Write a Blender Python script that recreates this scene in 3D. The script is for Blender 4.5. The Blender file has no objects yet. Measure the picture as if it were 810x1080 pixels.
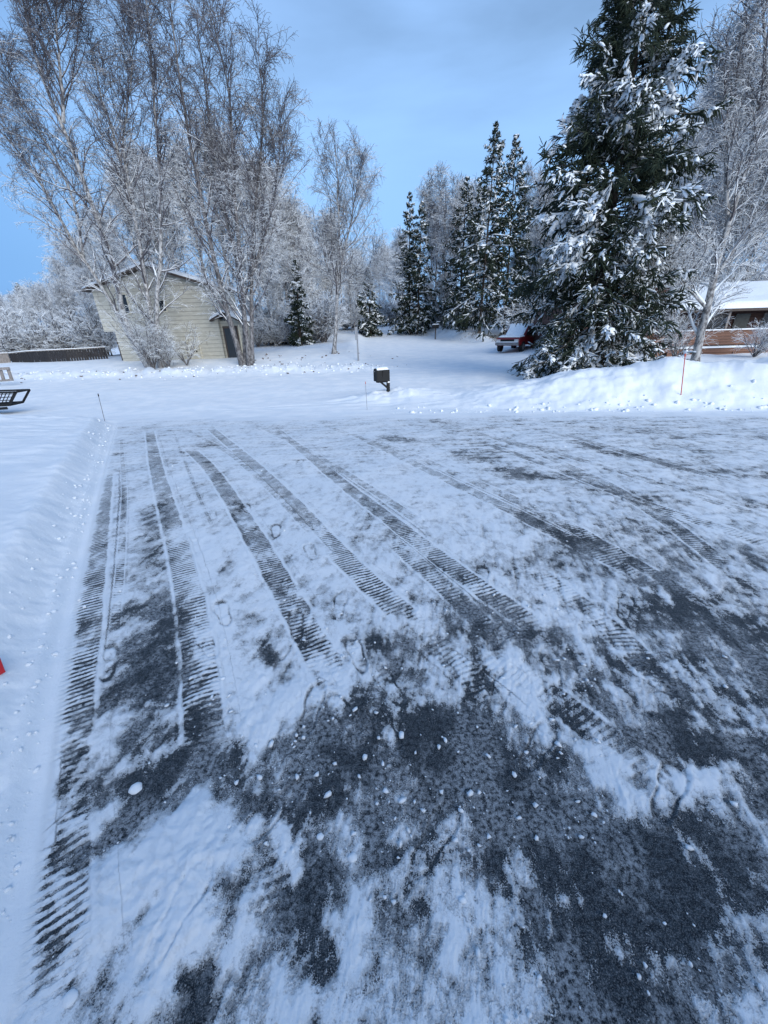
import bpy, math, numpy as np
from mathutils import Vector, Matrix
PI = math.pi
SC = bpy.context.scene
COL = SC.collection

# ------------------------------------------------------------------ camera
TH = math.radians(25.7); RO = math.radians(1.7); FPX = 405.0; CAMZ = 1.75
_F = np.array([0, math.cos(TH), -math.sin(TH)])
_u0 = np.array([0, math.sin(TH), math.cos(TH)]); _r0 = np.array([1., 0, 0])
_R = math.cos(RO)*_r0 - math.sin(RO)*_u0
_U = math.cos(RO)*_u0 + math.sin(RO)*_r0
CAM = np.array([0, 0, CAMZ])
cam = bpy.data.cameras.new('camera'); camo = bpy.data.objects.new('camera', cam); COL.objects.link(camo)
cam.sensor_fit = 'VERTICAL'; cam.sensor_height = 24.0; cam.lens = 24.0*FPX/1080.0
cam.clip_start = 0.05; cam.clip_end = 6000
camo.matrix_world = Matrix(((_R[0], _U[0], -_F[0], 0), (_R[1], _U[1], -_F[1], 0), (_R[2], _U[2], -_F[2], CAMZ), (0, 0, 0, 1)))
SC.camera = camo

def ray(px, py):
    return _F + (px-405)/FPX*_R - (py-540)/FPX*_U
def at(px, py, Y):                       # a point of the place at forward distance Y
    d = ray(px, py); return CAM + d*(Y/d[1])

# ------------------------------------------------------------------ noise
_rp = np.random.RandomState(7); _perm = np.concatenate([_rp.permutation(256)]*2)
_ga = _rp.rand(256)*2*PI; _gx = np.cos(_ga); _gy = np.sin(_ga)
def perlin(x, y):
    xi = np.floor(x).astype(np.int64); yi = np.floor(y).astype(np.int64)
    xf = x-xi; yf = y-yi; xi &= 255; yi &= 255
    u = xf*xf*xf*(xf*(xf*6-15)+10); v = yf*yf*yf*(yf*(yf*6-15)+10)
    def g(ix, iy, fx, fy):
        h = _perm[_perm[ix & 255]+(iy & 255)]; return _gx[h]*fx+_gy[h]*fy
    a = g(xi, yi, xf, yf); b = g(xi+1, yi, xf-1, yf); c = g(xi, yi+1, xf, yf-1); d = g(xi+1, yi+1, xf-1, yf-1)
    return (a+(b-a)*u)*(1-v)+(c+(d-c)*u)*v
def fbm(x, y, o=4, g=.5):
    s = 0; a = 1; f = 1
    for k in range(o):
        s = s+a*perlin(x*f+k*17.3, y*f-k*9.1); a *= g; f *= 2.03
    return s
def sst(a, b, x):
    t = np.clip((x-a)/(b-a), 0, 1); return t*t*(3-2*t)

# ------------------------------------------------------------------ terrain
KY = [-50, 0, 3.2, 6, 9, 12, 16, 23, 30, 38, 46, 60, 90, 150, 400, 2500]
KZ = [0.3, 0, 0, -.13, -.36, -.58, -.66, -.55, -.32, -.2, .12, .9, 2.0, 4.2, 9, 60]
_yy = np.linspace(-50, 2500, 25501); _zz = np.interp(_yy, KY, KZ)
_k = np.ones(25)/25; _zz[12:-12] = np.convolve(_zz, _k, 'valid')
EDGE_PX = [(122, 446), (112, 480), (103, 515), (92, 560), (80, 610), (66, 680), (52, 760), (38, 850), (22, 950), (2, 1060)]
def zflat(p):
    d = ray(*p); Y = np.geomspace(.2, 400, 6000)
    k = int(np.argmax(CAM[2]+d[2]*Y/d[1] <= np.interp(Y, _yy, _zz)))
    return CAM+d*(Y[k]/d[1])
_e = np.array([zflat(p) for p in EDGE_PX])[::-1]
def xL(y):                                # left edge of the driveway
    return np.interp(y, np.concatenate([[-4], _e[:, 1]]), np.concatenate([[_e[0, 0]+.2], _e[:, 0]]))
def yF(x):                                # where driveway meets the street
    return 11.4 - .13*x - .006*x*x*(x > 0)
def gz(x, y, detail=True):
    x = np.asarray(x, float); y = np.asarray(y, float)
    z = np.interp(y, _yy, _zz)
    # valley beyond the left fence
    z = z - 3.2*sst(-17, -42, x)*sst(31, 60, y) - .0*x
    z = z - .02*np.clip(-x-60, 0, 400)*sst(30, 60, y)
    # left snow bank beside driveway
    d = xL(y)-x
    far = 1-sst(9.6, 12.2, y+.12*(x+8))
    bank = (.05*sst(.02, .12, d)+.19*sst(.10, .46, d)+.04*np.exp(-((d-.48)/.2)**2)+.07*sst(.5, .9, d)+.15*sst(1.0, 4, d))*far
    z = z+bank*(d > 0)
    if detail:
        w = sst(.3, .9, d)*far
        z = z+w*(.03*fbm(x*.5+3, y*.7, 2)+.035*sst(3.5, 6.5, y)*fbm(x*.7, y*2.6+5, 4))+sst(0.02, .2, d)*far*(1-.8*sst(.4, .8, d))*(.018*fbm(x*6, y*4, 4, .6))
        z = z+.05*np.exp(-(((y-10.3)/.8)**2))*sst(0, .6, d)*(1+fbm(x*2, y*2, 3))
    # right snow bank
    yf = yF(x)
    t = y-yf
    H = np.interp(x, [.3, 1.0, 2.4, 3.6, 5.0, 7.0, 9.0, 12, 15, 20, 60], [0, .10, .20, .38, .62, .88, 1.05, 1.12, 1.1, 1.2, 1.2])
    if detail: H = H*1.1*(1+.22*fbm(x*.55+11, y*.4, 3))
    shp = sst(-.1, 2.3, t)*(1-.72*sst(2.6, 5.8, t))
    rb = H*shp*(1-sst(19, 24, y)*sst(14, 8, x))
    if detail:
        m = sst(-.1, .6, t)*sst(.4, 3, x)*(1-sst(5, 9, t))
        rb = rb+m*(.10*fbm(x*.9, y*1.1+4, 4, .5)*np.minimum(1, H+.2)+.025*np.maximum(0, fbm(x*3.1, y*3.1, 3)))
    z = z+rb+.34*np.exp(-(((x-.5)/1.5)**2+((y-14.5)/.9)**2))*(1+(.5*fbm(x*1.5, y*1.5, 3) if detail else 0))
    # low ridge ploughed along both sides of the street
    lump = 1+1.1*fbm(x*1.2, y*1.2, 4, .6) if detail else 1
    yb = 24.6-.03*x
    left = 1-sst(-3.5, 3, x)
    z = z+.26*np.exp(-((y-yb)/.75)**2)*left*np.maximum(lump, .1)
    z = z+.13*sst(yb, yb+2.2, y)*left*(1-sst(60, 90, y))
    # mound at the corner lot and bank of the side road
    mw = np.exp(-(((x+4.5)/4.2)**2+((y-38)/8)**2))
    z = z+.38*mw
    xe = np.interp(y, [26, 36, 45, 60, 80, 120], [24, 13.6, 8.6, 5.2, 3.6, 3.0]); xw = np.interp(y, [26, 40, 60, 90], [-.6, -1.4, -1.6, -1.4])
    lr = .6+.5*lump
    z = z+(.55*sst(0, 2.2, x-xe)+.22*np.exp(-((x-xe-1.6)/.9)**2)*lr)*sst(27, 33, y)*(1-sst(110, 160, y))*(1-.8*sst(10.3, 12, x))
    z = z+(.22*sst(0, 1.8, xw-x)+.16*np.exp(-((xw-x-1)/.7)**2)*lr)*sst(26, 30, y)*(1-sst(110, 160, y))
    z = z+2.2*sst(62, 100, y)*sst(-1, 8, x-1)
    if detail:
        off = sst(0, 1.2, t)
        z = z+off*.035*fbm(x*.35, y*.35, 4)
        strt = sst(.3, 1.5, t)*(1-sst(12, 13, t))
        z = z+strt*.034*fbm(x*.35, y*3.2, 4)
    z = z+(1-sst(40, 160, y))*0
    return z
def onground(px, py):
    d = ray(px, py); Y = np.geomspace(.3, 600, 3000); q = CAM[:, None]+d[:, None]*(Y/d[1])[None]
    hit = q[2] <= gz(q[0], q[1], False); k = int(np.argmax(hit)) if hit.any() else len(Y)-1
    return q[:, k]

# ------------------------------------------------------------------ materials
MATS = {}
def mat(name, col, rough=.6, **kw):
    if name in MATS: return MATS[name]
    m = bpy.data.materials.new(name); m.use_nodes = True
    b = m.node_tree.nodes['Principled BSDF']
    b.inputs['Base Color'].default_value = (*col, 1); b.inputs['Roughness'].default_value = rough
    if 'metal' in kw: b.inputs['Metallic'].default_value = kw['metal']
    if 'emit' in kw:
        b.inputs['Emission Color'].default_value = (*kw['emit'], 1); b.inputs['Emission Strength'].default_value = kw.get('es', 1)
    var = kw.get('var', .25); sc = kw.get('scale', 6)
    nt = m.node_tree
    if var > 0:
        tc = nt.nodes.new('ShaderNodeTexCoord'); mp = nt.nodes.new('ShaderNodeMapping')
        nt.links.new(tc.outputs['Object'], mp.inputs['Vector']); mp.inputs['Scale'].default_value = kw.get('stretch', (1, 1, 1))
        n = nt.nodes.new('ShaderNodeTexNoise'); n.inputs['Scale'].default_value = sc; n.inputs['Detail'].default_value = 6
        nt.links.new(mp.outputs[0], n.inputs['Vector'])
        r = nt.nodes.new('ShaderNodeValToRGB'); nt.links.new(n.outputs[0], r.inputs[0])
        lo = [max(0, c*(1-var*1.6)) for c in col]; hi = [min(1, c*(1+var*1.6)) for c in col]
        r.color_ramp.elements[0].position = .3; r.color_ramp.elements[1].position = .7
        r.color_ramp.elements[0].color = (*lo, 1); r.color_ramp.elements[1].color = (*hi, 1)
        nt.links.new(r.outputs[0], b.inputs['Base Color'])
        bp = nt.nodes.new('ShaderNodeBump'); bp.inputs['Strength'].default_value = kw.get('bump', .2); bp.inputs['Distance'].default_value = .01
        nt.links.new(n.outputs[0], bp.inputs['Height']); nt.links.new(bp.outputs[0], b.inputs['Normal'])
    MATS[name] = m; return m

class NT:                                   # tiny node helper
    def __init__(s, m): s.nt = m.node_tree; s.n = s.nt.nodes
    def new(s, t, **k):
        n = s.n.new(t)
        for a, v in k.items(): setattr(n, a, v)
        return n
    def link(s, a, b): s.nt.links.new(a, b)
    def math(s, op, a, b=None, c=None):
        n = s.new('ShaderNodeMath', operation=op)
        for i, v in enumerate((a, b, c)):
            if v is None: continue
            if isinstance(v, (int, float)): n.inputs[i].default_value = v
            else: s.link(v, n.inputs[i])
        return n.outputs[0]
    def noise(s, vec, scale, detail=5, rough=.5, sx=(1, 1, 1), rot=(0, 0, 0), dist=0):
        mp = s.new('ShaderNodeMapping'); s.link(vec, mp.inputs['Vector']); mp.inputs['Scale'].default_value = sx; mp.inputs['Rotation'].default_value = rot
        n = s.new('ShaderNodeTexNoise'); s.link(mp.outputs[0], n.inputs['Vector'])
        n.inputs['Scale'].default_value = scale; n.inputs['Detail'].default_value = detail; n.inputs['Roughness'].default_value = rough; n.inputs['Distortion'].default_value = dist
        return n.outputs[0]
    def step(s, x, a, b):
        n = s.new('ShaderNodeMapRange', interpolation_type='SMOOTHSTEP'); s.link(x, n.inputs['Value'])
        n.inputs['From Min'].default_value = a; n.inputs['From Max'].default_value = b; return n.outputs[0]
    def mix(s, f, a, b):
        n = s.new('ShaderNodeMix', data_type='RGBA')
        if isinstance(f, (int, float)): n.inputs[0].default_value = f
        else: s.link(f, n.inputs[0])
        for i, v in ((6, a), (7, b)):
            if isinstance(v, tuple): n.inputs[i].default_value = (*v, 1)
            else: s.link(v, n.inputs[i])
        return n.outputs[2]

SNOW = (.80, .84, .88)
def ground_material():
    m = bpy.data.materials.new('snow_over_ice'); m.use_nodes = True; N = NT(m); b = N.n['Principled BSDF']
    g = N.new('ShaderNodeNewGeometry').outputs['Position']
    A = lambda nm, o='Fac': N.new('ShaderNodeAttribute', attribute_name=nm).outputs[o]
    ba = A('bare'); onp = A('scraped'); film = A('film')
    sp = N.new('ShaderNodeSeparateXYZ'); N.link(A('track', 'Vector'), sp.inputs[0]); u, v, s = sp.outputs
    fine = N.noise(g, 55, 5, .72); grit = N.noise(g, 230, 2, .6); big = N.noise(g, 1.5, 7, .6)
    vo = N.new('ShaderNodeTexVoronoi'); vo.inputs['Scale'].default_value = 26; vo.inputs['Randomness'].default_value = 1
    mp = N.new('ShaderNodeMapping'); N.link(g, mp.inputs['Vector']); mp.inputs['Scale'].default_value = (1, .7, 1)
    av = N.new('ShaderNodeVectorMath', operation='ADD'); N.link(mp.outputs[0], av.inputs[0])
    sv = N.new('ShaderNodeVectorMath', operation='SCALE'); sv.inputs['Scale'].default_value = .05
    cmb = N.new('ShaderNodeCombineXYZ'); N.link(fine, cmb.inputs[0]); N.link(grit, cmb.inputs[1]); N.link(cmb.outputs[0], sv.inputs[0]); N.link(sv.outputs[0], av.inputs[1])
    N.link(av.outputs[0], vo.inputs['Vector'])
    sc = N.new('ShaderNodeSeparateColor'); N.link(vo.outputs['Color'], sc.inputs[0]); chip = sc.outputs[0]
    def amp(n, a): return N.math('MULTIPLY', N.math('SUBTRACT', n, .5), a)
    cov = N.math('ADD', ba, N.math('MULTIPLY', N.math('ADD', N.math('ADD', amp(fine, .95), amp(grit, .7)), amp(chip, .24)), onp))
    ph = N.math('ADD', N.math('MULTIPLY', v, 2*PI/.034), N.math('MULTIPLY', u, 2.2))
    bars = N.step(N.math('ADD', N.math('SINE', ph), amp(fine, 3.2)), -.15, .6)
    au = N.math('ABSOLUTE', N.math('ADD', u, amp(fine, .25)))
    ins = N.math('SUBTRACT', 1, N.step(au, .84, 1.0))
    ridge = N.math('MULTIPLY', N.step(au, .9, 1.04), N.math('SUBTRACT', 1, N.step(au, 1.12, 1.35)))
    tread = N.math('MULTIPLY', N.math('MULTIPLY', bars, ins), s)
    covt = N.math('ADD', cov, N.math('MULTIPLY', tread, .62))
    covt = N.math('SUBTRACT', covt, N.math('MULTIPLY', N.math('MULTIPLY', ridge, s), .4))
    k = N.step(covt, .36, .62)
    wide = N.math('MULTIPLY', N.step(covt, .0, .5), .34)
    dark = N.math('MAXIMUM', k, wide)
    dust = N.math('MULTIPLY', dark, N.math('ADD', N.math('SUBTRACT', .99, N.math('MULTIPLY', N.math('MULTIPLY', film, N.step(fine, .36, .62)), .36)), amp(grit, .7)))
    dust = N.math('MAXIMUM', N.math('MINIMUM', dust, 1.0), 0.0)
    icec = N.mix(N.step(fine, .35, .7), (.004, .0065, .010), (.022, .032, .041))
    icec = N.mix(N.math('MULTIPLY', N.step(grit, .57, .70), .26), icec, (.25, .31, .37))
    snc = N.mix(N.step(big, .35, .7), (.76, .81, .86), (.88, .90, .92))
    snc = N.mix(N.math('MULTIPLY', onp, .25), snc, (.62, .68, .74))
    N.link(N.mix(dust, snc, icec), b.inputs['Base Color'])
    N.link(N.math('SUBTRACT', .75, N.math('MULTIPLY', k, .30)), b.inputs['Roughness'])
    b.inputs['Specular IOR Level'].default_value = .12
    h = N.math('MULTIPLY', N.math('SUBTRACT', 1, N.step(covt, .2, .7)), .005)
    h = N.math('ADD', h, N.math('MULTIPLY', N.math('MULTIPLY', ridge, s), .005))
    h = N.math('SUBTRACT', h, N.math('MULTIPLY', tread, .005))
    h = N.math('ADD', h, N.math('MULTIPLY', fine, .0028))
    h = N.math('ADD', h, N.math('MULTIPLY', N.math('MULTIPLY', chip, .0012), onp))
    h = N.math('ADD', h, N.math('MULTIPLY', N.math('MULTIPLY', big, .03), N.math('SUBTRACT', 1, onp)))
    bp = N.new('ShaderNodeBump'); bp.inputs['Strength'].default_value = .9; bp.inputs['Distance'].default_value = 1.0
    N.link(h, bp.inputs['Height']); N.link(bp.outputs[0], b.inputs['Normal'])
    return m
GROUND = ground_material()

def snowy(name, col, col2=None, lo=.1, hi=.5, nscale=9, rough=.8, patch=.5, snow=SNOW, attr=None):
    """bark, twigs or wood with snow lying on whatever faces up"""
    m = bpy.data.materials.new(name); m.use_nodes = True; N = NT(m); b = N.n['Principled BSDF']
    geo = N.new('ShaderNodeNewGeometry'); g = geo.outputs['Position']
    sp = N.new('ShaderNodeSeparateXYZ'); N.link(geo.outputs['True Normal'], sp.inputs[0])
    n = N.noise(g, nscale, 5, .6)
    base = N.mix(N.step(N.noise(g, nscale*1.7, 4, .7, sx=(1, 1, .5)), .4, .62), col, col2 or col)
    f = N.math('ADD', sp.outputs[2], N.math('MULTIPLY', N.math('SUBTRACT', n, .5), patch*2))
    if attr is not None:
        a = N.new('ShaderNodeAttribute', attribute_name='frost').outputs['Fac']
        f = N.math('ADD', f, a)
    k = N.step(f, lo, hi)
    N.link(N.mix(k, base, snow), b.inputs['Base Color']); b.inputs['Roughness'].default_value = rough
    b.inputs['Specular IOR Level'].default_value = .2
    MATS[name] = m; return m
BARK = snowy('birch_bark', (.44, .44, .44), (.11, .105, .108), .55, .9, 5, patch=.35)
BARKD = snowy('old_birch_bark', (.22, .215, .22), (.06, .057, .06), .5, .9, 5, patch=.35)
TWIG = snowy('birch_twigs', (.062, .056, .064), (.15, .14, .15), .12, .45, 1.3, patch=.55, attr=1)
SBARK = snowy('spruce_bark', (.07, .055, .045), (.03, .025, .022), .6, .95, 6, patch=.3)
NEEDLE = snowy('spruce_needles', (.016, .028, .020), (.035, .046, .028), .75, 1.25, 2.2, patch=1.0, attr=1, snow=(.66, .72, .78))
SNOWM = mat('settled_snow', SNOW, .8, var=.05, scale=12, bump=.5)

# ------------------------------------------------------------------ object helpers
def tag(o, label=None, cat=None, group=None, kind=None):
    if label: o['label'] = label
    if cat: o['category'] = cat
    if group: o['group'] = group
    if kind: o['kind'] = kind
    return o
def empty(name, loc, rz=0, label=None, cat=None, group=None):
    o = bpy.data.objects.new(name, None); COL.objects.link(o); o.location = loc; o.rotation_euler = (0, 0, rz); o.empty_display_size = .2
    return tag(o, label, cat, group)
def mesh_np(name, V, Q, m, parent=None, smooth=True, attrs=None, tris=None):
    V = np.asarray(V, np.float32); Q = np.asarray(Q, np.int32)
    me = bpy.data.meshes.new(name)
    k = Q.shape[1]
    nf = len(Q); loops = Q.ravel(); starts = np.arange(nf)*k; tot = np.full(nf, k)
    if tris is not None and len(tris):
        starts = np.concatenate([starts, nf*k+np.arange(len(tris))*3]); tot = np.concatenate([tot, np.full(len(tris), 3)])
        loops = np.concatenate([loops, np.asarray(tris, np.int32).ravel()]); nf += len(tris)
    me.vertices.add(len(V)); me.vertices.foreach_set('co', V.ravel())
    me.loops.add(len(loops)); me.loops.foreach_set('vertex_index', loops.astype(np.int32))
    me.polygons.add(nf); me.polygons.foreach_set('loop_start', starts.astype(np.int32))
    me.polygons.foreach_set('loop_total', tot.astype(np.int32))
    if attrs:
        for an, (ty, dat) in attrs.items():
            a = me.attributes.new(an, ty, 'POINT')
            a.data.foreach_set('vector' if ty == 'FLOAT_VECTOR' else 'value', np.asarray(dat, np.float32).ravel())
    me.update(calc_edges=True); me.validate()
    if smooth: me.polygons.foreach_set('use_smooth', np.ones(len(me.polygons), bool))
    me.materials.append(m)
    o = bpy.data.objects.new(name, me); COL.objects.link(o)
    if parent: o.parent = parent
    return o
def tubes(P, R, sides=3, flat=1.0):
    """P (N,K,3) polylines, R (N,K) radii -> verts, quads"""
    P = np.asarray(P, float); R = np.asarray(R, float); N_, K, _ = P.shape
    T = np.gradient(P, axis=1); T /= np.linalg.norm(T, axis=2, keepdims=True)+1e-9
    ref = np.zeros_like(T); ref[..., 2] = 1
    bad = np.abs(T[:, :1, 2:3]) > .93
    ref = np.where(np.broadcast_to(bad, ref.shape), np.array([1., 0, 0]), ref)
    A = np.cross(T, ref); A /= np.linalg.norm(A, axis=2, keepdims=True)+1e-9
    B = np.cross(A, T)
    ang = np.arange(sides)*2*PI/sides+PI/2
    V = P[:, :, None]+R[:, :, None, None]*(np.cos(ang)[None, None, :, None]*A[:, :, None]+flat*np.sin(ang)[None, None, :, None]*B[:, :, None])
    idx = np.arange(N_*K*sides).reshape(N_, K, sides)
    a = idx[:, :-1]; b = idx[:, 1:]
    Q = np.stack([a, np.roll(a, -1, 2), np.roll(b, -1, 2), b], -1).reshape(-1, 4)
    return V.reshape(-1, 3), Q
def join(*parts):
    Vs = []; Qs = []; o = 0
    for V, Q in parts:
        if len(V) == 0: continue
        Vs.append(V); Qs.append(Q+o); o += len(V)
    return np.concatenate(Vs), np.concatenate(Qs)
class MB:
    def __init__(s): s.V = []; s.F = []
    def add(s, V, F):
        o = len(s.V); s.V += [tuple(v) for v in V]; s.F += [tuple(i+o for i in f) for f in F]; return s
    def box(s, a, b, M=None):
        x0, y0, z0 = a; x1, y1, z1 = b
        V = [(x0, y0, z0), (x1, y0, z0), (x1, y1, z0), (x0, y1, z0), (x0, y0, z1), (x1, y0, z1), (x1, y1, z1), (x0, y1, z1)]
        if M is not None: V = [M@Vector(v) for v in V]
        return s.add(V, [(0, 3, 2, 1), (4, 5, 6, 7), (0, 1, 5, 4), (1, 2, 6, 5), (2, 3, 7, 6), (3, 0, 4, 7)])
    def bar(s, p, q, w, h=None, up=(0, 0, 1)):
        h = h or w; p = Vector(p); q = Vector(q); t = (q-p); L = t.length; t.normalize(); up = Vector(up)
        if abs(t.dot(up)) > .95: up = Vector((0, 1, 0))
        a = t.cross(up).normalized(); b = a.cross(t)
        M = Matrix((( a.x, t.x, b.x, p.x), (a.y, t.y, b.y, p.y), (a.z, t.z, b.z, p.z), (0, 0, 0, 1)))
        return s.box((-w/2, 0, -h/2), (w/2, L, h/2), M)
    def prism(s, pts, axis, a, b):
        """closed 2-D outline extruded along x ('x': pts are y,z), y ('y': pts are x,z) or z"""
        n = len(pts)
        f = {'x': lambda p, t: (t, p[0], p[1]), 'y': lambda p, t: (p[0], t, p[1]), 'z': lambda p, t: (p[0], p[1], t)}[axis]
        V = [f(p, a) for p in pts]+[f(p, b) for p in pts]
        return s.add(V, [tuple(range(n)), tuple(range(2*n-1, n-1, -1))]+[(i, i+n, (i+1) % n+n, (i+1) % n) for i in range(n)])
    def cyl(s, p, q, r0, r1=None, n=14, cap=True):
        r1 = r0 if r1 is None else r1; p = Vector(p); q = Vector(q); t = (q-p).normalized()
        a = t.orthogonal().normalized(); b = t.cross(a)
        V = [c+r*(math.cos(k*2*PI/n)*a+math.sin(k*2*PI/n)*b) for c, r in ((p, r0), (q, r1)) for k in range(n)]
        F = [(k, (k+1) % n, (k+1) % n+n, k+n) for k in range(n)]
        if cap: F += [tuple(range(n-1, -1, -1)), tuple(range(n, 2*n))]
        return s.add(V, F)
    def build(s, name, m, parent=None, bevel=0, smooth=False):
        me = bpy.data.meshes.new(name); me.from_pydata([tuple(v) for v in s.V], [], s.F); me.update()
        import bmesh
        bm = bmesh.new(); bm.from_mesh(me); bmesh.ops.recalc_face_normals(bm, faces=bm.faces)
        if bevel: bmesh.ops.bevel(bm, geom=list(bm.edges), offset=bevel, segments=2, affect='EDGES', clamp_overlap=True)
        bm.to_mesh(me); bm.free()
        if smooth:
            for p in me.polygons: p.use_smooth = True
        me.materials.append(m)
        o = bpy.data.objects.new(name, me); COL.objects.link(o)
        if parent: o.parent = parent
        return o
def snowcap(name, x0, x1, y0, y1, zf, h, parent=None, n=24, seed=0, over=.03, m=None):
    """a rounded, lumpy layer of settled snow lying on the surface z = zf(x, y)"""
    xs = np.linspace(x0-over, x1+over, n); ys = np.linspace(y0-over, y1+over, n)
    X, Y = np.meshgrid(xs, ys, indexing='ij')
    ex = np.minimum((X-xs[0]), (xs[-1]-X)); ey = np.minimum((Y-ys[0]), (ys[-1]-Y))
    r = h*1.2
    e = np.minimum(1, np.minimum(ex, ey)/r); prof = np.sqrt(np.clip(1-(1-e)**2, 0, 1))
    s = max(x1-x0, y1-y0)
    Z = zf(X, Y)+.004+h*prof*(1+.35*fbm(X*5/s*1.5+seed, Y*5/s*1.5+seed*.7, 3))
    V = np.stack([X, Y, Z], -1).reshape(-1, 3); base = np.stack([X, Y, zf(X, Y)+.002], -1).reshape(-1, 3)
    i = np.arange(n*n).reshape(n, n)
    Q = np.stack([i[:-1, :-1], i[1:, :-1], i[1:, 1:], i[:-1, 1:]], -1).reshape(-1, 4)
    Qb = Q[:, ::-1]+n*n
    return mesh_np(name, np.concatenate([V, base]), np.concatenate([Q, Qb]), m or SNOWM, parent)
def copy_tree(o, parent=None):
    c = o.copy(); COL.objects.link(c)
    if parent: c.parent = parent
    for ch in [k for k in bpy.data.objects if k.parent == o]: copy_tree(ch, c)
    return c

# ------------------------------------------------------------------ ground mesh
print('ground')
def dist_poly(X, Y, P):
    """unsigned distance, signed lateral offset and arc length to the polyline P"""
    best = np.full(X.shape, 1e9); lat = np.zeros(X.shape); arc = np.zeros(X.shape); s0 = 0
    for a, b in zip(P[:-1], P[1:]):
        d = b-a; L = np.hypot(*d); d = d/L
        rx = X-a[0]; ry = Y-a[1]; t = rx*d[0]+ry*d[1]; c = rx*d[1]-ry*d[0]
        tc = np.clip(t, 0, L); dd = np.hypot(rx-tc*d[0], ry-tc*d[1])
        m = dd < best; best[m] = dd[m]; lat[m] = c[m]; arc[m] = (s0+t)[m]; s0 += L
    return best, lat, arc
def resample(P, n=24):
    P = np.array(P); s = np.concatenate([[0], np.cumsum(np.hypot(*np.diff(P[:, :2], axis=0).T))])
    tt = np.linspace(0, s[-1], n)
    # light smoothing keeps the wheel track a curve
    Q = np.stack([np.interp(tt, s, P[:, k]) for k in (0, 1)], -1)
    for _ in range(3): Q[1:-1] = .25*Q[:-2]+.5*Q[1:-1]+.25*Q[2:]
    return Q
def gp(pts): return np.array([zflat(p)[:2] for p in pts])
TRACKS = [  # traced wheel tracks: points on the driveway, half width m, strength
    ([(112, 500), (101, 578), (86, 690), (72, 770), (63, 845)], .10, 1.0),
    ([(158, 455), (164, 490), (172, 520), (190, 583), (208, 660), (217, 721), (214, 770), (219, 822)], .095, .95),
    ([(200, 474), (218, 490), (232, 508), (257, 548), (286, 598), (314, 648), (339, 696), (357, 726)], .095, .95),
    ([(222, 452), (277, 499), (316, 538), (355, 583), (393, 622), (440, 662)], .095, .95),
    ([(290, 452), (365, 514), (410, 547), (451, 582), (481, 602), (521, 633), (567, 663)], .09, .8),
    ([(372, 458), (430, 486), (491, 516), (557, 547), (612, 577), (663, 602), (690, 612)], .09, .75),
    ([(510, 468), (592, 496), (643, 516), (683, 534), (744, 552), (808, 575)], .09, .65),
    ([(195, 452), (245, 480), (300, 530), (345, 580)], .05, .45), ([(265, 446), (330, 478), (400, 522), (455, 560)], .06, .5), ([(470, 446), (560, 475), (640, 510), (720, 560), (790, 620)], .085, .6), ([(400, 560), (470, 620), (540, 690)], .08, .55), ([(560, 600), (640, 660), (720, 740)], .09, .5),
    ([(560, 452), (612, 463), (703, 491), (809, 515)], .10, .7),
    ([(420, 446), (500, 457), (580, 476), (680, 506), (809, 548)], .09, .5),
    ([(640, 448), (720, 462), (809, 482)], .10, .5),
    ([(340, 449), (420, 474), (480, 500), (560, 535), (640, 575), (740, 640)], .08, .5),
    ([(500, 690), (560, 720), (640, 780), (720, 860)], .085, .55),
    ([(357, 726), (390, 780), (410, 830)], .09, .45), ([(440, 662), (490, 705), (530, 760)], .09, .5),
    ([(60, 840), (61, 920), (60, 990), (52, 1078)], .105, .95), ([(255, 840), (280, 905), (290, 960)], .08, .5),
    ([(128, 460), (132, 520), (128, 600), (118, 690)], .03, .5), ([(183, 455), (192, 480), (208, 520), (226, 560)], .02, .6),
]
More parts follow.
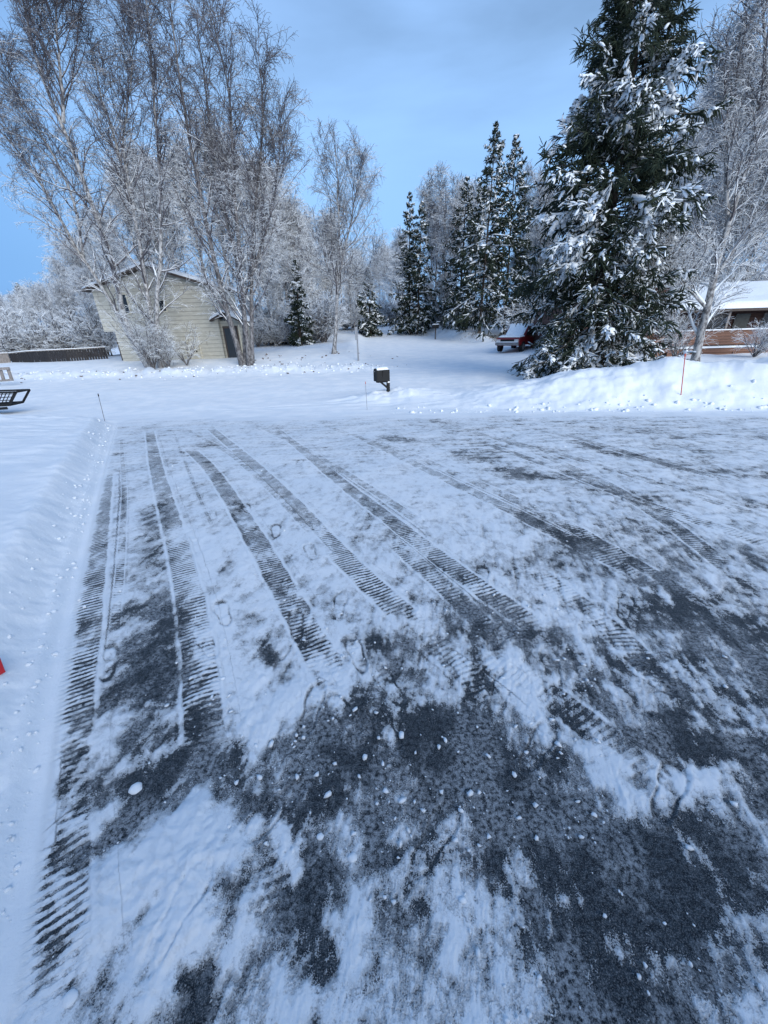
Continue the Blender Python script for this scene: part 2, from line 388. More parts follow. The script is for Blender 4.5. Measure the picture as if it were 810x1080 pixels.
BARE = [    # (points, half width m, softness m, strength)
    ([(118, 520), (112, 560), (100, 620)], .06, .12, .22),
    ([(160, 535), (163, 600), (160, 660), (168, 720), (165, 780), (150, 850)], .09, .16, .55),
    ([(120, 735), (175, 715), (215, 745)], .05, .15, .4),
    ([(225, 760), (232, 830), (215, 800)], .07, .12, .5),
    ([(175, 640), (178, 700)], .05, .14, .35),
    ([(205, 480), (232, 500), (250, 540)], .06, .1, .3),
    ([(270, 560), (300, 620), (330, 680)], .05, .1, .25),
    ([(282, 682), (286, 702)], .035, .03, .75), ([(240, 594), (236, 602)], .03, .03, .6),
    ([(245, 542), (262, 575)], .008, .02, .6), ([(129, 512), (131, 545)], .008, .03, .4),
    ([(300, 805), (360, 775), (430, 760), (470, 800)], .12, .2, .45),
    ([(300, 800), (330, 850), (300, 900)], .06, .16, .4),
    ([(380, 655), (400, 700), (440, 690), (480, 665), (520, 640)], .05, .16, .42),
    ([(470, 640), (540, 670), (600, 700), (640, 760)], .09, .2, .42),
    ([(430, 590), (470, 610), (540, 600), (610, 570)], .05, .18, .3),
    ([(480, 790), (530, 830), (580, 850), (640, 900), (700, 960), (690, 1020)], .10, .15, .6),
    ([(640, 860), (720, 900), (780, 940)], .08, .16, .5),
    ([(500, 760), (560, 800), (600, 770)], .07, .12, .45),
    ([(450, 830), (420, 880), (470, 920)], .05, .1, .5),
    ([(330, 940), (300, 1000), (340, 1010)], .04, .05, .6), ([(230, 940), (260, 1000), (230, 1060)], .04, .06, .55),
    ([(560, 980), (600, 1040), (640, 1075)], .05, .08, .5),
    ([(430, 980), (400, 1060)], .04, .06, .3),
    ([(760, 640), (800, 690), (806, 720)], .12, .2, .45), ([(680, 560), (740, 580), (800, 600)], .10, .25, .3),
    ([(650, 610), (700, 640), (760, 650)], .08, .2, .28), ([(720, 760), (780, 800)], .07, .15, .35), ([(640, 740), (700, 770)], .07, .14, .35),
    ([(550, 545), (590, 560), (650, 590), (690, 610)], .10, .16, .42), ([(610, 468), (640, 476), (700, 488), (760, 497), (809, 500)], .13, .18, .5),
    ([(480, 478), (510, 484)], .12, .2, .5), ([(530, 497), (560, 503)], .12, .2, .5), ([(405, 461), (430, 465)], .14, .22, .42),
    ([(600, 505), (640, 520), (690, 530)], .09, .2, .3), ([(350, 500), (380, 520), (420, 560)], .06, .16, .3),
    ([(230, 462), (215, 470)], .14, .2, .3), ([(280, 440), (330, 436), (390, 440), (470, 446)], .2, .3, .14),
    ([(120, 452), (160, 450), (200, 449)], .1, .2, .22), ([(110, 470), (150, 466)], .09, .1, .25), ([(115, 480), (140, 478)], .07, .1, .25),
    ([(760, 522), (809, 530)], .13, .2, .3), ([(690, 455), (760, 460), (800, 462)], .12, .2, .24), ([(30, 930), (60, 905), (95, 900)], .03, .08, .4),
    ([(110, 860), (140, 840), (100, 880)], .06, .09, .45), ([(170, 1050), (120, 1076), (260, 1060)], .05, .06, .35),
    ([(600, 930), (520, 900)], .05, .1, .35), ([(380, 850), (400, 800)], .06, .1, .3), ([(700, 640), (660, 680)], .06, .14, .3),
    # clean snow that was not scraped
    ([(190, 560), (215, 640), (240, 720)], .07, .12, -.45), ([(240, 560), (290, 660), (320, 720)], .03, .05, -.3), ([(270, 760), (320, 740), (360, 725)], .05, .08, -.6),
    ([(130, 940), (190, 900), (220, 950), (180, 990)], .11, .08, -1.0), ([(205, 840), (215, 880), (190, 900)], .035, .04, -.9),
    ([(290, 870), (310, 920)], .02, .02, -.9), ([(540, 700), (555, 760), (600, 780)], .04, .07, -.7), ([(600, 830), (640, 840), (620, 800)], .05, .09, -.6),
    ([(440, 930), (470, 1000), (540, 1020)], .10, .12, -.4), ([(250, 1040), (380, 1030), (370, 960)], .04, .06, -.6),
    ([(760, 1000), (809, 1050), (790, 960)], .09, .12, -.6), ([(60, 880), (100, 870)], .04, .04, -.7), ([(730, 820), (700, 860)], .06, .06, -.4),
    ([(560, 740), (520, 700)], .03, .05, -.5), ([(100, 1000), (40, 900)], .02, .03, -.2), ([(620, 470), (560, 460)], .15, .25, -.15),
]
_pr = np.random.RandomState(12)
def _scuff():
    x_ = _pr.uniform(130, 720); y_ = _pr.uniform(470, 760); a_ = _pr.uniform(-.8, .8); L_ = 6+.035*(y_-440)
    return ((x_, y_), (x_+L_*math.sin(a_), y_-L_*.7*math.cos(a_)), _pr.uniform(.25, .8))
PRINTS = [_scuff() for _ in range(30)]+[((180, 985), (200, 950), .6), ((450, 900), (468, 868), .5), ((560, 800), (575, 775), .6), ((380, 700), (372, 680), .8), ((520, 680), (535, 662), .7), ((112, 715), (116, 685), .9), ((240, 660), (231, 636), .9), ((291, 566), (291, 555), .9), ((134, 632), (128, 640), .5), ((207, 573), (200, 560), .6),
          ((698, 855), (712, 815), .9), ((330, 590), (325, 575), .7), ((226, 548), (222, 540), .5), ((335, 560), (330, 548), .5), ((450, 575), (440, 562), .4),
          ((128, 610), (132, 600), .4), ((262, 540), (258, 533), .6), ((300, 845), (282, 862), .5), ((410, 775), (402, 760), .6), ((490, 565), (478, 553), .45)]
def ground():
    r1 = np.geomspace(.22, 14.5, 720); r2 = np.geomspace(14.5, 2400, 260)[1:]
    r = np.concatenate([r1, r2])
    a1 = np.radians(np.linspace(-82, 82, 1040)); a2 = np.radians(np.linspace(82, 278, 61))[1:-1]
    a = np.concatenate([a1, a2]); nr, na = len(r), len(a)
    X = r[:, None]*np.sin(a)[None]; Y = r[:, None]*np.cos(a)[None]
    X = X.ravel(); Y = Y.ravel()
    Z = gz(X, Y)
    inD = (X > xL(Y)) & (Y < yF(X))
    near = (X > xL(Y)-.25) & (Y < yF(X)+.6) & (Y > -1)
    film = np.zeros(len(X)); onp_ = np.zeros(len(X)); bare = np.zeros(len(X)); trk = np.zeros((len(X), 3)); trk[:, 0] = 9
    idx = np.where(near)[0]; x = X[idx]; y = Y[idx]
    b = .19+.10*sst(1.5, .7, y)+.05*sst(3.2, 1.8, y)*sst(-.6, .1, x)+.13*fbm(x*.7, y*.7, 3)+.10*fbm(x*2.3, y*1.5, 4, .6)
    b = b+.09*sst(1.9, 1.05, y)*sst(-.75, -.2, x)+.05*sst(3, .9, y)+.07*sst(0, 2, x)*sst(6, 2, y)
    b = b+.06*sst(4.5, 7, y)*sst(11.2, 9, y)
    for P, hw, so, st in BARE:
        d, _, _ = dist_poly(x, y, gp(P))
        wob = .5*so*fbm(x*3.0+hw*90, y*2.2, 3)
        so2 = so*(1.7 if st < 0 else 1.25); b = b+(.62 if st > 0 else .52)*st*sst(hw+so2, max(hw*.2, hw-.8*so2), d+wob)*(1+.6*fbm(x*4, y*4, 2))
    bu = np.full(len(x), 9.); bv = np.zeros(len(x)); bs = np.zeros(len(x))
    for P, hw, st in TRACKS:
        Pw = resample(gp(P)); d, l, s = dist_poly(x, y, Pw)
        L = np.sum(np.hypot(*np.diff(Pw, axis=0).T)); endf = sst(-.1, .5, s)*sst(L+.1, L-.55*min(1, L), s+.3*fbm(x*3, y*3, 2))
        u = l/hw; m = np.abs(u) < np.abs(bu); m &= (d < hw*1.8)
        bu[m] = u[m]; bv[m] = s[m]; bs[m] = (st*endf)[m]
        b = b+.035*st*endf*sst(hw*1.0, hw*.7, d)
    ca, sa = math.cos(.22), math.sin(.22); xr_, yr_ = x*ca-y*sa, x*sa+y*ca
    sk = sst(3.0, 6.0, y+.25*x)
    nb = fbm(x*2.4+7, y*2.4, 6, .62); nm = fbm(x*9, y*8+3, 5, .66); ns = (1-sk)*fbm(xr_*8, yr_*2.3, 5, .64)+sk*fbm(x*1.1+y*.1, y*7.5, 5, .64)
    lines = np.maximum(0, fbm(xr_*26, yr_*1.1+9, 3, .6))*(1-sk)
    film[idx] = .15+.85*sst(-.3, .3, fbm(x*3.3+31, y*2.7, 6, .66))
    wobv = .028*fbm(x*2.5, y*2.5, 3)
    bv = bv+wobv; bs = bs*(.35+.8*sst(-.4, .2, fbm(x*2.2+50, y*2.2, 4, .6)))*(1+.7*nm)*(1-.25*sst(5, 9, y))
    bu = bu+.12*fbm(x*5, y*5+40, 3)
    am = .50+.50*sst(2.9, 1.3, y)+.12*sst(0, 2, x)
    b = b-.07*sst(1.6, 3.2, y)*sst(1.8, .2, x)+am*(.44*nb+.46*nm+.40*ns)-.05*sst(1.9, .9, y)-.04*sst(.3, 1.2, x)*sst(3, 1, y)+.22*lines*sst(.1, .3, b)+.10*sst(4, 7, y)*np.maximum(0, ns)
    hgt = np.zeros(len(x))
    npr = .35+.65*sst(-.3, .25, fbm(x*8+3, y*8, 3))
    for h_, t_, st in PRINTS:
        p = gp([h_, t_]); d = p[1]-p[0]; d = d/np.hypot(*d); c = p.mean(0)
        rx = x-c[0]; ry = y-c[1]; v = (rx*d[0]+ry*d[1])/.145; u = (rx*d[1]-ry*d[0])/(.048*(1+.18*np.clip(v, -1, 1)-.22*np.exp(-((v+.15)/.3)**2)))
        rr = (np.abs(u)**2.4+np.abs(v)**2.8)**(1/2.6)
        ring = np.exp(-((rr-.97)/.13)**2); bars = (np.sin(v*26) > .2)*(rr < .85)*(np.abs(v+.15) > .12)
        b = b+st*(.55*ring*npr+.32*bars*(1.1-npr)-.10*(rr < .85)); hgt = hgt-.004*st*(rr < 1)+.003*st*np.exp(-((rr-1.18)/.12)**2)
    edge = sst(.0, .12, x-xL(y))*sst(.45, -1.5, y-yF(x)+.8*fbm(x*.8, y*1.5, 3))
    bare[:] = -.6; bare[idx] = -.6+(np.clip(b, -.6, 1.3)+.6)*edge; onp_[idx] = sst(0, .6, edge)
    trk[idx, 0] = bu; trk[idx, 1] = bv; trk[idx, 2] = bs*edge
    # real relief of the packed snow
    Z[idx] += edge*(.007*(1-sst(.1, .7, b))+.010*sst(.2, -.6, b)*(1+fbm(x*5, y*5, 3)))+hgt
    pile = np.array(gp([(130, 940), (190, 900), (220, 950), (180, 990)])); d, _, _ = dist_poly(x, y, pile)
    Z[idx] += .026*sst(.26, .0, d+.1*fbm(x*5, y*5, 3))*(1+.9*fbm(x*5, y*6, 4, .55))
    # faces
    i = np.arange(nr*na).reshape(nr, na); j = np.roll(i, -1, 1)
    Q = np.stack([i[:-1], i[1:], j[1:], j[:-1]], -1).reshape(-1, 4)[:, ::-1]
    cx = X[Q].mean(1); cy = Y[Q].mean(1)
    drv = (cx > xL(cy)) & (cy < yF(cx)) & (cy > -4) & (cx < 13)
    strt = ((cy >= yF(cx)) & (cy < 24-.03*cx) & ((cx < 3) | (cy > yF(cx)+5.5)) & (np.abs(cx) < 70)) | ((cx > np.interp(cy, [26, 40, 60, 90], [-.6, -1.4, -1.6, -1.4])) & (cx < np.interp(cy, [26, 36, 45, 60, 80, 120], [24, 13.6, 8.6, 5.2, 3.6, 3.0])) & (cy >= 24-.03*cx) & (cy < 110))
    V = np.stack([X, Y, Z], -1)
    for nm, mk in (('driveway', drv), ('street', strt & ~drv), ('snow_ground', ~drv & ~strt)):
        q = Q[mk]; used = np.zeros(len(V), bool); used[q.ravel()] = True
        mp = np.cumsum(used)-1
        tr = None
        vv = V[used]; at_ = {'bare': ('FLOAT', bare[used]), 'track': ('FLOAT_VECTOR', trk[used]), 'scraped': ('FLOAT', onp_[used]), 'film': ('FLOAT', film[used])}
        q = mp[q]
        if nm == 'driveway':     # close the little disc under the camera
            ids = mp[i[0]]; n0 = len(vv); vv = np.concatenate([vv, [[0, 0, 0]]])
            at_ = {'bare': ('FLOAT', np.append(bare[used], .3)), 'track': ('FLOAT_VECTOR', np.concatenate([trk[used], [[9, 0, 0]]])), 'scraped': ('FLOAT', np.append(onp_[used], 1)), 'film': ('FLOAT', np.append(film[used], 0))}
            ok = used[i[0]] & np.roll(used[i[0]], -1)
            tr = np.stack([np.full(na, n0), np.roll(ids, -1), ids], -1)[ok]
        o = mesh_np(nm, vv, q, GROUND, None, True, at_, tr); o['kind'] = 'structure'
ground()

# ------------------------------------------------------------------ loose snow and dirt
def lumps(P, S, rng, sub=1):
    """many small irregular lumps in one mesh"""
    import bmesh
    bm = bmesh.new(); bmesh.ops.create_icosphere(bm, subdivisions=sub, radius=1)
    v = np.array([q.co for q in bm.verts]); f = np.array([[w.index for w in q.verts] for q in bm.faces]); bm.free()
    n = len(P); V = v[None]*(1+.28*rng.randn(n, len(v), 1)); 
    an = rng.rand(n)*2*PI; c, s = np.cos(an)[:, None], np.sin(an)[:, None]
    V = V*S[:, None, :]
    V = np.stack([V[..., 0]*c-V[..., 1]*s, V[..., 0]*s+V[..., 1]*c, V[..., 2]], -1)+P[:, None]
    F = f[None]+(np.arange(n)*len(v))[:, None, None]
    return V.reshape(-1, 3), F.reshape(-1, 3)
rng = np.random.RandomState(3)
n = 900
rr = np.exp(rng.uniform(math.log(.4), math.log(9), n)); aa = rng.uniform(-1.3, 1.3, n); x = rr*np.sin(aa); y = rr*np.cos(aa)
k = (x > xL(y)-.12) & (y < yF(x)) & (fbm(x*1.6+5, y*1.6, 3) > -.05); x = x[k]; y = y[k]
s = np.minimum(.002+.008*rng.rand(len(x))**5, .02)*(1+.0*x); s = s*np.clip(1+.15*np.hypot(x, y), 1, 2)
V, F = lumps(np.stack([x, y, gz(x, y)+.012], -1), np.stack([s*rng.uniform(.8, 1.7, len(s)), s, s*.7], -1), rng)
tag(mesh_np('snow_crumbs', V, F, SNOWM), 'small loose crumbs of snow scattered over the icy driveway', 'snow crumbs', kind='stuff')
def one_lump(name, px, size, label, cat, m, seed, z=0, group=None):
    p = zflat(px); g = float(gz(p[0], p[1])); r_ = np.random.RandomState(seed)
    V, F = lumps(np.zeros((1, 3)), np.array([[size, size*.85, size*.6]]), r_, 3)
    q = V/np.array([size, size*.85, size*.6]); q /= np.linalg.norm(q, axis=1, keepdims=True)
    V = q*(1+.22*fbm(q[:, 0]*1.5+seed, q[:, 1]*1.5+q[:, 2], 3))[:, None]*np.array([size, size*.85, size*.62])
    o = mesh_np(name, V, F, m); o.location = (p[0], p[1], g+size*.35+z); return tag(o, label, cat, group)
one_lump('snow_lump', (75, 1054), .021, 'round white lump of snow near the bottom left corner beside the nearest tread marks', 'snow lump', SNOWM, 4)
one_lump('snow_lump', (143, 832), .028, 'flat oblong crust of snow on bare ice left of the second tyre track', 'snow lump', SNOWM, 9, -.012)
one_lump('snow_lump', (372, 905), .018, 'small snow lump on dark ice near the middle of the foreground', 'snow lump', SNOWM, 12, -.004)
one_lump('snow_lump', (338, 883), .014, 'tiny snow lump left of the one in the middle of the foreground ice', 'snow lump', SNOWM, 14, -.003)
# clods thrown up on the far ploughed ridge
n = 900; x = rng.uniform(-34, 1, n); y = 24.6-.03*x+rng.randn(n)*.8
s = .02+.06*rng.rand(n)**3
V, F = lumps(np.stack([x, y, gz(x, y)+s*.3], -1), np.stack([s*1.3, s, s*.8], -1), rng)
tag(mesh_np('snow_clods', V, F, SNOWM), 'broken white clods along the ploughed ridge on the far side of the street', 'snow clods', kind='stuff')
DIRT = mat('dirty_snow', (.16, .13, .12), .9, var=.3, scale=30)
n = 60; x = rng.uniform(-26, .5, n); y = 24.3-.03*x+rng.randn(n)*.75
x = np.concatenate([x, rng.uniform(-9, 2, 45)]); y = np.concatenate([y, rng.uniform(25, 31, 45)]); n = len(x)
s = .02+.05*rng.rand(n)**2
V, F = lumps(np.stack([x, y, gz(x, y)+s*.6], -1), np.stack([s*1.4, s, s*.7], -1), rng)
tag(mesh_np('dirty_clods', V, F, DIRT), 'brown dirt and gravel clods dotted over the far snow ridge', 'dirt clods', kind='stuff')
n = 700; y = np.exp(rng.uniform(math.log(.5), math.log(10.5), n)); x = xL(y)-np.abs(rng.randn(n))*.07-.02+rng.choice([0, -.26], n)*rng.rand(n)
s = (.003+.016*rng.rand(n)**7)*np.clip(.5+.14*y, .6, 1.6)
V, F = lumps(np.stack([x, y, gz(x, y)+s*.3], -1), np.stack([s*1.3, s, s*.8], -1), rng)
tag(mesh_np('snow_clods', V, F, SNOWM), 'crumbled snow along the foot of the left bank', 'snow clods', kind='stuff')
# flat chips of broken crust where boots and tyres turned
n = 330; q0 = np.array([gp([(_pr.uniform(200, 640), _pr.uniform(590, 900))])[0] for _ in range(n)]); x, y = q0.T
s = .002+.010*rng.rand(n)**3
V, F = lumps(np.stack([x, y, gz(x, y)+.009], -1), np.stack([s*rng.uniform(1, 1.9, n), s, np.minimum(s*.35, .005)], -1), rng)
tag(mesh_np('crust_chips', V, F, SNOWM, smooth=False), 'flat broken chips of packed snow crust scattered across the middle of the driveway', 'snow chips', kind='stuff')
# dry grass poking through on the bank under the middle spruces
n = 2600; gx_ = rng.uniform(7.5, 15, n); gy_ = rng.uniform(37, 46, n); kk = (fbm(gx_*.8, gy_*.8, 2) > 0) & (gx_ > np.interp(gy_, [36, 45], [13.8, 8.9])); gx_ = gx_[kk]; gy_ = gy_[kk]; n = len(gx_)
Pg = np.stack([gx_, gy_, gz(gx_, gy_)-.02], -1); dg = rng.randn(n, 3)*.12; dg[:, 2] = rng.uniform(.1, .3, n)
V, Q = tubes(np.stack([Pg, Pg+dg*.6, Pg+dg*[1.6, 1.6, .9]], 1), np.full((n, 3), .012)*[1, .8, .3], 3)
tag(mesh_np('dry_grass', V, Q, mat('dry_grass', (.24, .19, .14), .9, var=.2), smooth=False), 'dry grass stalks poking through the snow below the middle spruces', 'grass', kind='stuff')
# clods along foot of right bank
n = 700; x = rng.uniform(.3, 13, n); y = yF(x)+np.abs(rng.randn(n))*.45-.05
s = .006+.055*rng.rand(n)**9
V, F = lumps(np.stack([x, y, gz(x, y)+s*.3], -1), np.stack([s*1.3, s, s*.8], -1), rng)
tag(mesh_np('snow_clods', V, F, SNOWM), 'crumbled snow along the foot of the bank at the end of the driveway', 'snow clods', kind='stuff')
exec_trees = True

# ------------------------------------------------------------------ trees
print('trees')
def unit(v): return v/(np.linalg.norm(v, axis=-1, keepdims=True)+1e-9)
def kids(rng, P, R, n, t0, t1, L, K, ang, up, wig, droop, rs, rend, lprof=None, flatz=None):
    N_, K0, _ = P.shape
    t = (t0+(t1-t0)*((np.arange(n)[None]+rng.rand(N_, n))/n)); ft = t*(K0-1); i = np.minimum(ft.astype(int), K0-2); fr = (ft-i)[..., None]
    par = np.arange(N_)[:, None]
    base = P[par, i]*(1-fr)+P[par, i+1]*fr; T = unit(P[par, i+1]-P[par, i])
    r0 = (R[par, i]*(1-fr[..., 0])+R[par, i+1]*fr[..., 0])*rs
    rnd = rng.randn(N_, n, 3)
    if flatz is not None: rnd[..., 2] *= flatz
    perp = unit(rnd-np.sum(rnd*T, -1, keepdims=True)*T)
    an = ang*(1+.25*rng.randn(N_, n))[..., None]
    d = T*np.cos(an)+perp*np.sin(an); d[..., 2] += up; d = unit(d)
    Lp = L*(lprof(t) if lprof else 1-.55*t)*rng.uniform(.65, 1.25, t.shape)
    M = N_*n; d = d.reshape(M, 3); p = base.reshape(M, 3); st = (Lp.reshape(M)/(K-1))[:, None]
    out = [p]
    for k in range(K-1):
        p = p+d*st; out.append(p)
        d = d+wig*rng.randn(M, 3)/math.sqrt(K-1); d[:, 2] -= droop/(K-1); d = unit(d)
    Pn = np.stack(out, 1); r0 = np.clip(r0.reshape(M), rend, None)
    Rn = r0[:, None]+(rend-r0[:, None])*np.linspace(0, 1, K)[None]**.8
    return Pn, Rn
def spline(P, K):
    P = np.array(P, float); s = np.concatenate([[0], np.cumsum(np.linalg.norm(np.diff(P, axis=0), axis=1))]); tt = np.linspace(0, s[-1], K)
    Q = np.stack([np.interp(tt, s, P[:, k]) for k in range(3)], -1)
    for _ in range(2): Q[1:-1] = .25*Q[:-2]+.5*Q[1:-1]+.25*Q[2:]
    return Q
def birch(name, base, stems, label, r0=.13, seed=0, limbs=26, subs=8, twigs=9, Ll=3.2, frost=.0, droop=.9, tstart=.22, cat='birch tree', group=None, tw=.0075, twl=.62, upl=.7, topthin=.62, fine=False, bark=None, fr_top=-.35):
    """stems: polylines in metres relative to the base"""
    rng = np.random.RandomState(seed); root = empty(name, base, 0, label, cat, group)
    TV = []; CV = []
    for k, st in enumerate(stems):
        pts, rs = (st if isinstance(st, tuple) else (st, 1.0))
        K = 16; P = spline(pts, K); H = P[-1, 2]-P[0, 2]; P[2:] += rng.randn(K-2, 3)*.035*np.linspace(.3, 1, K-2)[:, None]*[1, 1, .1]
        R = r0*rs*(1-.87*np.linspace(0, 1, K)**.9); R[0] *= 1.35 if P[0, 2] < .6 else 1
        TV.append(tubes(P[None], R[None], 9))
        A, AR = kids(rng, P[None], R[None], max(4, int(limbs)), tstart if P[0, 2] < 1.5 else .06, .99, Ll, 9, .85, upl*.35, .35, -.35, .5, .012, lprof=lambda t: 1.12-topthin*t)
        A2, AR2 = kids(rng, P[None], R[None], max(3, int(limbs*.5)), .55, 1.0, Ll*.55, 7, .6, .3, .3, -.1, .5, .010, lprof=lambda t: 1.1-.5*t)
        B, BR = kids(rng, A, AR, subs, .15, 1.0, Ll*.46, 6, .75, .12, .35, .35, .55, .009)
        B2, BR2 = kids(rng, A2, AR2, max(3, subs-2), .1, 1.0, Ll*.33, 6, .7, .12, .35, .35, .6, .008)
        Ball = np.concatenate([B, B2]); BRall = np.concatenate([BR, BR2])
        Cc, CR = kids(rng, Ball, BRall, twigs, .1, 1.0, twl, 5, .8, 0.05, .55, droop*.75, .7, tw*.7)
        CR = np.clip(CR, None, tw*1.5)
        CV += [tubes(A, AR, 5), tubes(A2, AR2, 4), tubes(B, BR, 4), tubes(B2, BR2, 3), tubes(Cc, CR, 3)]
        if fine:
            D, DR = kids(rng, Cc, CR, 3, .2, 1.0, twl*.5, 4, .6, 0, .3, droop, .8, tw*.6)
            CV.append(tubes(D, DR, 3))
    V, Q = join(*TV); mesh_np('trunk', V, Q, bark or BARK, root, attrs={'frost': ('FLOAT', np.full(len(V), frost))})
    V, Q = join(*CV); zt = V[:, 2]/max(1, V[:, 2].max())
    fr = frost+.0+fr_top*sst(.3, .9, zt)+.18*sst(.45, .1, zt)+.35*fbm(V[:, 0]*.5+seed, V[:, 2]*.5+V[:, 1]*.3, 2)
    mesh_np('crown', V, Q, TWIG, root, smooth=False, attrs={'frost': ('FLOAT', fr)})
    return root
def px_stem(pts, Y, base, dy=0, z0=None):
    """a stem traced as points of the place at distance Y, leaning dy metres towards or away at its top"""
    out = []; n = len(pts)
    for i, p in enumerate(pts): out.append(at(p[0], p[1], Y+dy*i/(n-1))-base)
    return np.array(out)
def gbase(px, Y, py=380):
    x = at(px, py, Y)[0]; return np.array([x, Y, float(gz(x, Y))-.05])

# clump left of the house front: four leaning stems as two trees
b1 = gbase(157, 27.5); s_b = [(153, 381), (134, 352), (126, 320), (122, 278), (105, 239), (89, 194), (80, 167), (67, 130), (55, 111), (42, 80), (30, 42), (18, -30)]
s_b2 = [(67, 130), (66, 97), (60, 40), (60, -20)]
s_h = [(153, 381), (134, 352), (110, 303), (89, 278), (64, 233), (53, 211), (36, 178), (0, 136), (-40, 95)]
s_h2 = [(89, 278), (80, 217), (70, 192), (50, 150), (15, 100), (0, 60)]
def fixbase(arr): arr[0] = [arr[0][0]*.3, 0, 0]; return arr
birch('birch_tree', b1, [(fixbase(px_stem(s_b, 27.5, b1, -1.0)), 1.15), (px_stem(s_b2, 26.9, b1, -.6), .5), (fixbase(px_stem(s_h, 27.5, b1, 1.5)), .85), (px_stem(s_h2, 28.2, b1, -.8), .5)],
      'tall birch leaning far left before the cream house, its stems forking wide', r0=.19, seed=11, limbs=25, subs=9, twigs=9, Ll=3.5, tw=.0085)
b2 = gbase(169, 27.2); s_c = [(168, 381), (161, 352), (157, 322), (150, 275), (142, 222), (133, 189), (122, 150), (111, 119), (103, 92), (96, 50)]
s_d = [(170, 381), (163, 345), (166, 305), (171, 287), (169, 240), (168, 200), (168, 150), (160, 80), (156, 10), (152, -40)]
birch('birch_tree', b2, [(fixbase(px_stem(s_c, 27.2, b2, 1)), 1.0), (fixbase(px_stem(s_d, 27.2, b2, -1.2)), .95), (px_stem([(142, 222), (128, 150), (140, 80), (138, 20)], 27.6, b2, .5), .5)],
      'birch with two steep stems rising from the bush before the cream house', r0=.17, seed=21, limbs=30, subs=8, twigs=8, Ll=3.4, tstart=.13, tw=.0085)
b3 = gbase(256, 27.0); s_e = [(254, 381), (243, 340), (232, 303), (221, 249), (210, 200), (198, 140), (187, 70), (180, 0)]
s_i = [(262, 381), (256, 300), (236, 225), (222, 150), (215, 80), (205, 10)]
birch('birch_tree', b3, [(fixbase(px_stem(s_e, 27, b3, -.8)), 1.1), (fixbase(px_stem(s_i, 27, b3, 1.2)), .8)],
      'birch whose trunk leans left across the dark doorway of the cream house', r0=.17, seed=31, limbs=30, subs=8, twigs=8, Ll=3.3, tstart=.13, tw=.0085, bark=BARKD)
b4 = gbase(264, 26.8); s_f = [(261, 381), (258, 341), (256, 309), (252, 254), (245, 208), (246, 150), (240, 80), (225, 20)]
s_g = [(267, 381), (265, 281), (267, 233), (275, 170), (279, 110), (272, 55)]
birch('birch_tree', b4, [(fixbase(px_stem(s_f, 26.8, b4, -.6)), 1.05), (fixbase(px_stem(s_g, 26.8, b4, .9)), .9), (px_stem([(266, 290), (285, 230), (295, 170), (296, 125)], 26.9, b4, .5), .5)],
      'upright twiggy birch at the right end of the cream house, fanning out against the sky', r0=.16, seed=41, limbs=31, subs=8, twigs=8, Ll=3.5, tstart=.14, tw=.0085, upl=1.0, bark=BARKD)
# single birch in the middle
p = onground(352, 373); b5 = np.array([p[0], p[1], float(gz(p[0], p[1]))-.05]); Y5 = p[1]; print('mid birch', b5)
birch('birch_tree', b5, [fixbase(px_stem([(352, 373), (355, 340), (355, 300), (357, 260), (357, 220), (356, 190), (354, 156)], Y5, b5, 0)),
      (px_stem([(356, 300), (362, 270), (370, 235), (376, 200), (384, 168)], Y5, b5, .5), .6), (px_stem([(355, 300), (343, 280), (341, 245)], Y5, b5, -.5), .35),
      (px_stem([(356, 300), (373, 292), (388, 286), (400, 280)], Y5, b5, -.5), .35)],
      'slender lone birch standing on the snowy corner lot left of the pole', r0=.15, seed=51, limbs=22, subs=7, twigs=9, Ll=2.9, frost=.15, tw=.008, twl=.7, tstart=.3)
# birch by the right house
b6 = gbase(735, 17.5, 372); Y6 = 17.5
birch('birch_tree', b6, [fixbase(px_stem([(735, 388), (742, 338), (754, 292), (767, 227), (780, 200), (792, 168), (803, 107), (806, 50), (808, -20)], Y6, b6, 0)),
      (px_stem([(754, 292), (790, 240), (812, 190)], Y6, b6, .8), .5), (px_stem([(767, 227), (765, 170), (775, 100), (782, 40)], Y6, b6, .6), .45), (px_stem([(745, 325), (722, 300), (705, 280), (690, 285)], Y6, b6, -.4), .35)],
      'snow-laden birch with a leaning trunk in front of the brown house deck', r0=.17, seed=61, limbs=32, subs=8, twigs=9, Ll=2.4, frost=.4, tw=.0075, twl=.5, tstart=.10, fr_top=-.15)

def shrub(name, base, h, w, label, seed, n=16, frost=.4, group=None, tw=.006):
    rng = np.random.RandomState(seed); root = empty(name, base, 0, label, 'shrub', group)
    P = np.zeros((1, 3, 3)); P[0, :, 2] = [0, .02, .05]
    S, SR = kids(rng, P, np.full((1, 3), .03), n, 0, 1, h, 8, .1+w/h*.55, .5, .35, .15, .8, .006, lprof=lambda t: 1)
    B, BR = kids(rng, S, SR, 8, .2, 1, h*.42, 5, .7, .15, .35, .5, .6, tw)
    Cc, CR = kids(rng, B, BR, 7, .1, 1, h*.2, 4, .7, 0, .35, .5, .8, tw*.7)
    V, Q = tubes(S, SR, 5); mesh_np('stems', V, Q, BARKD, root)
    V, Q = join(tubes(B, BR, 3), tubes(Cc, CR, 3)); mesh_np('twigs', V, Q, TWIG, root, smooth=False, attrs={'frost': ('FLOAT', np.full(len(V), frost))})
    return root
shrub('bush', gbase(160, 26.4), 3.4, 2.6, 'bare frosty bush at the foot of the birches before the cream house', 71, 26, .1)
shrub('bush', gbase(196, 27.4), 2.4, 2.6, 'thin frosty bush against the middle of the cream house wall', 78, 12, .1)
shrub('bush', gbase(176, 26.6), 2.2, 1.6, 'smaller twiggy bush just right of the frosty bush by the cream house', 72, 14, .15)
shrub('bush', gbase(797, 21.5, 372), 2.0, 2.4, 'snow-dusted bush against the right end of the brown deck', 73, 20, .35)
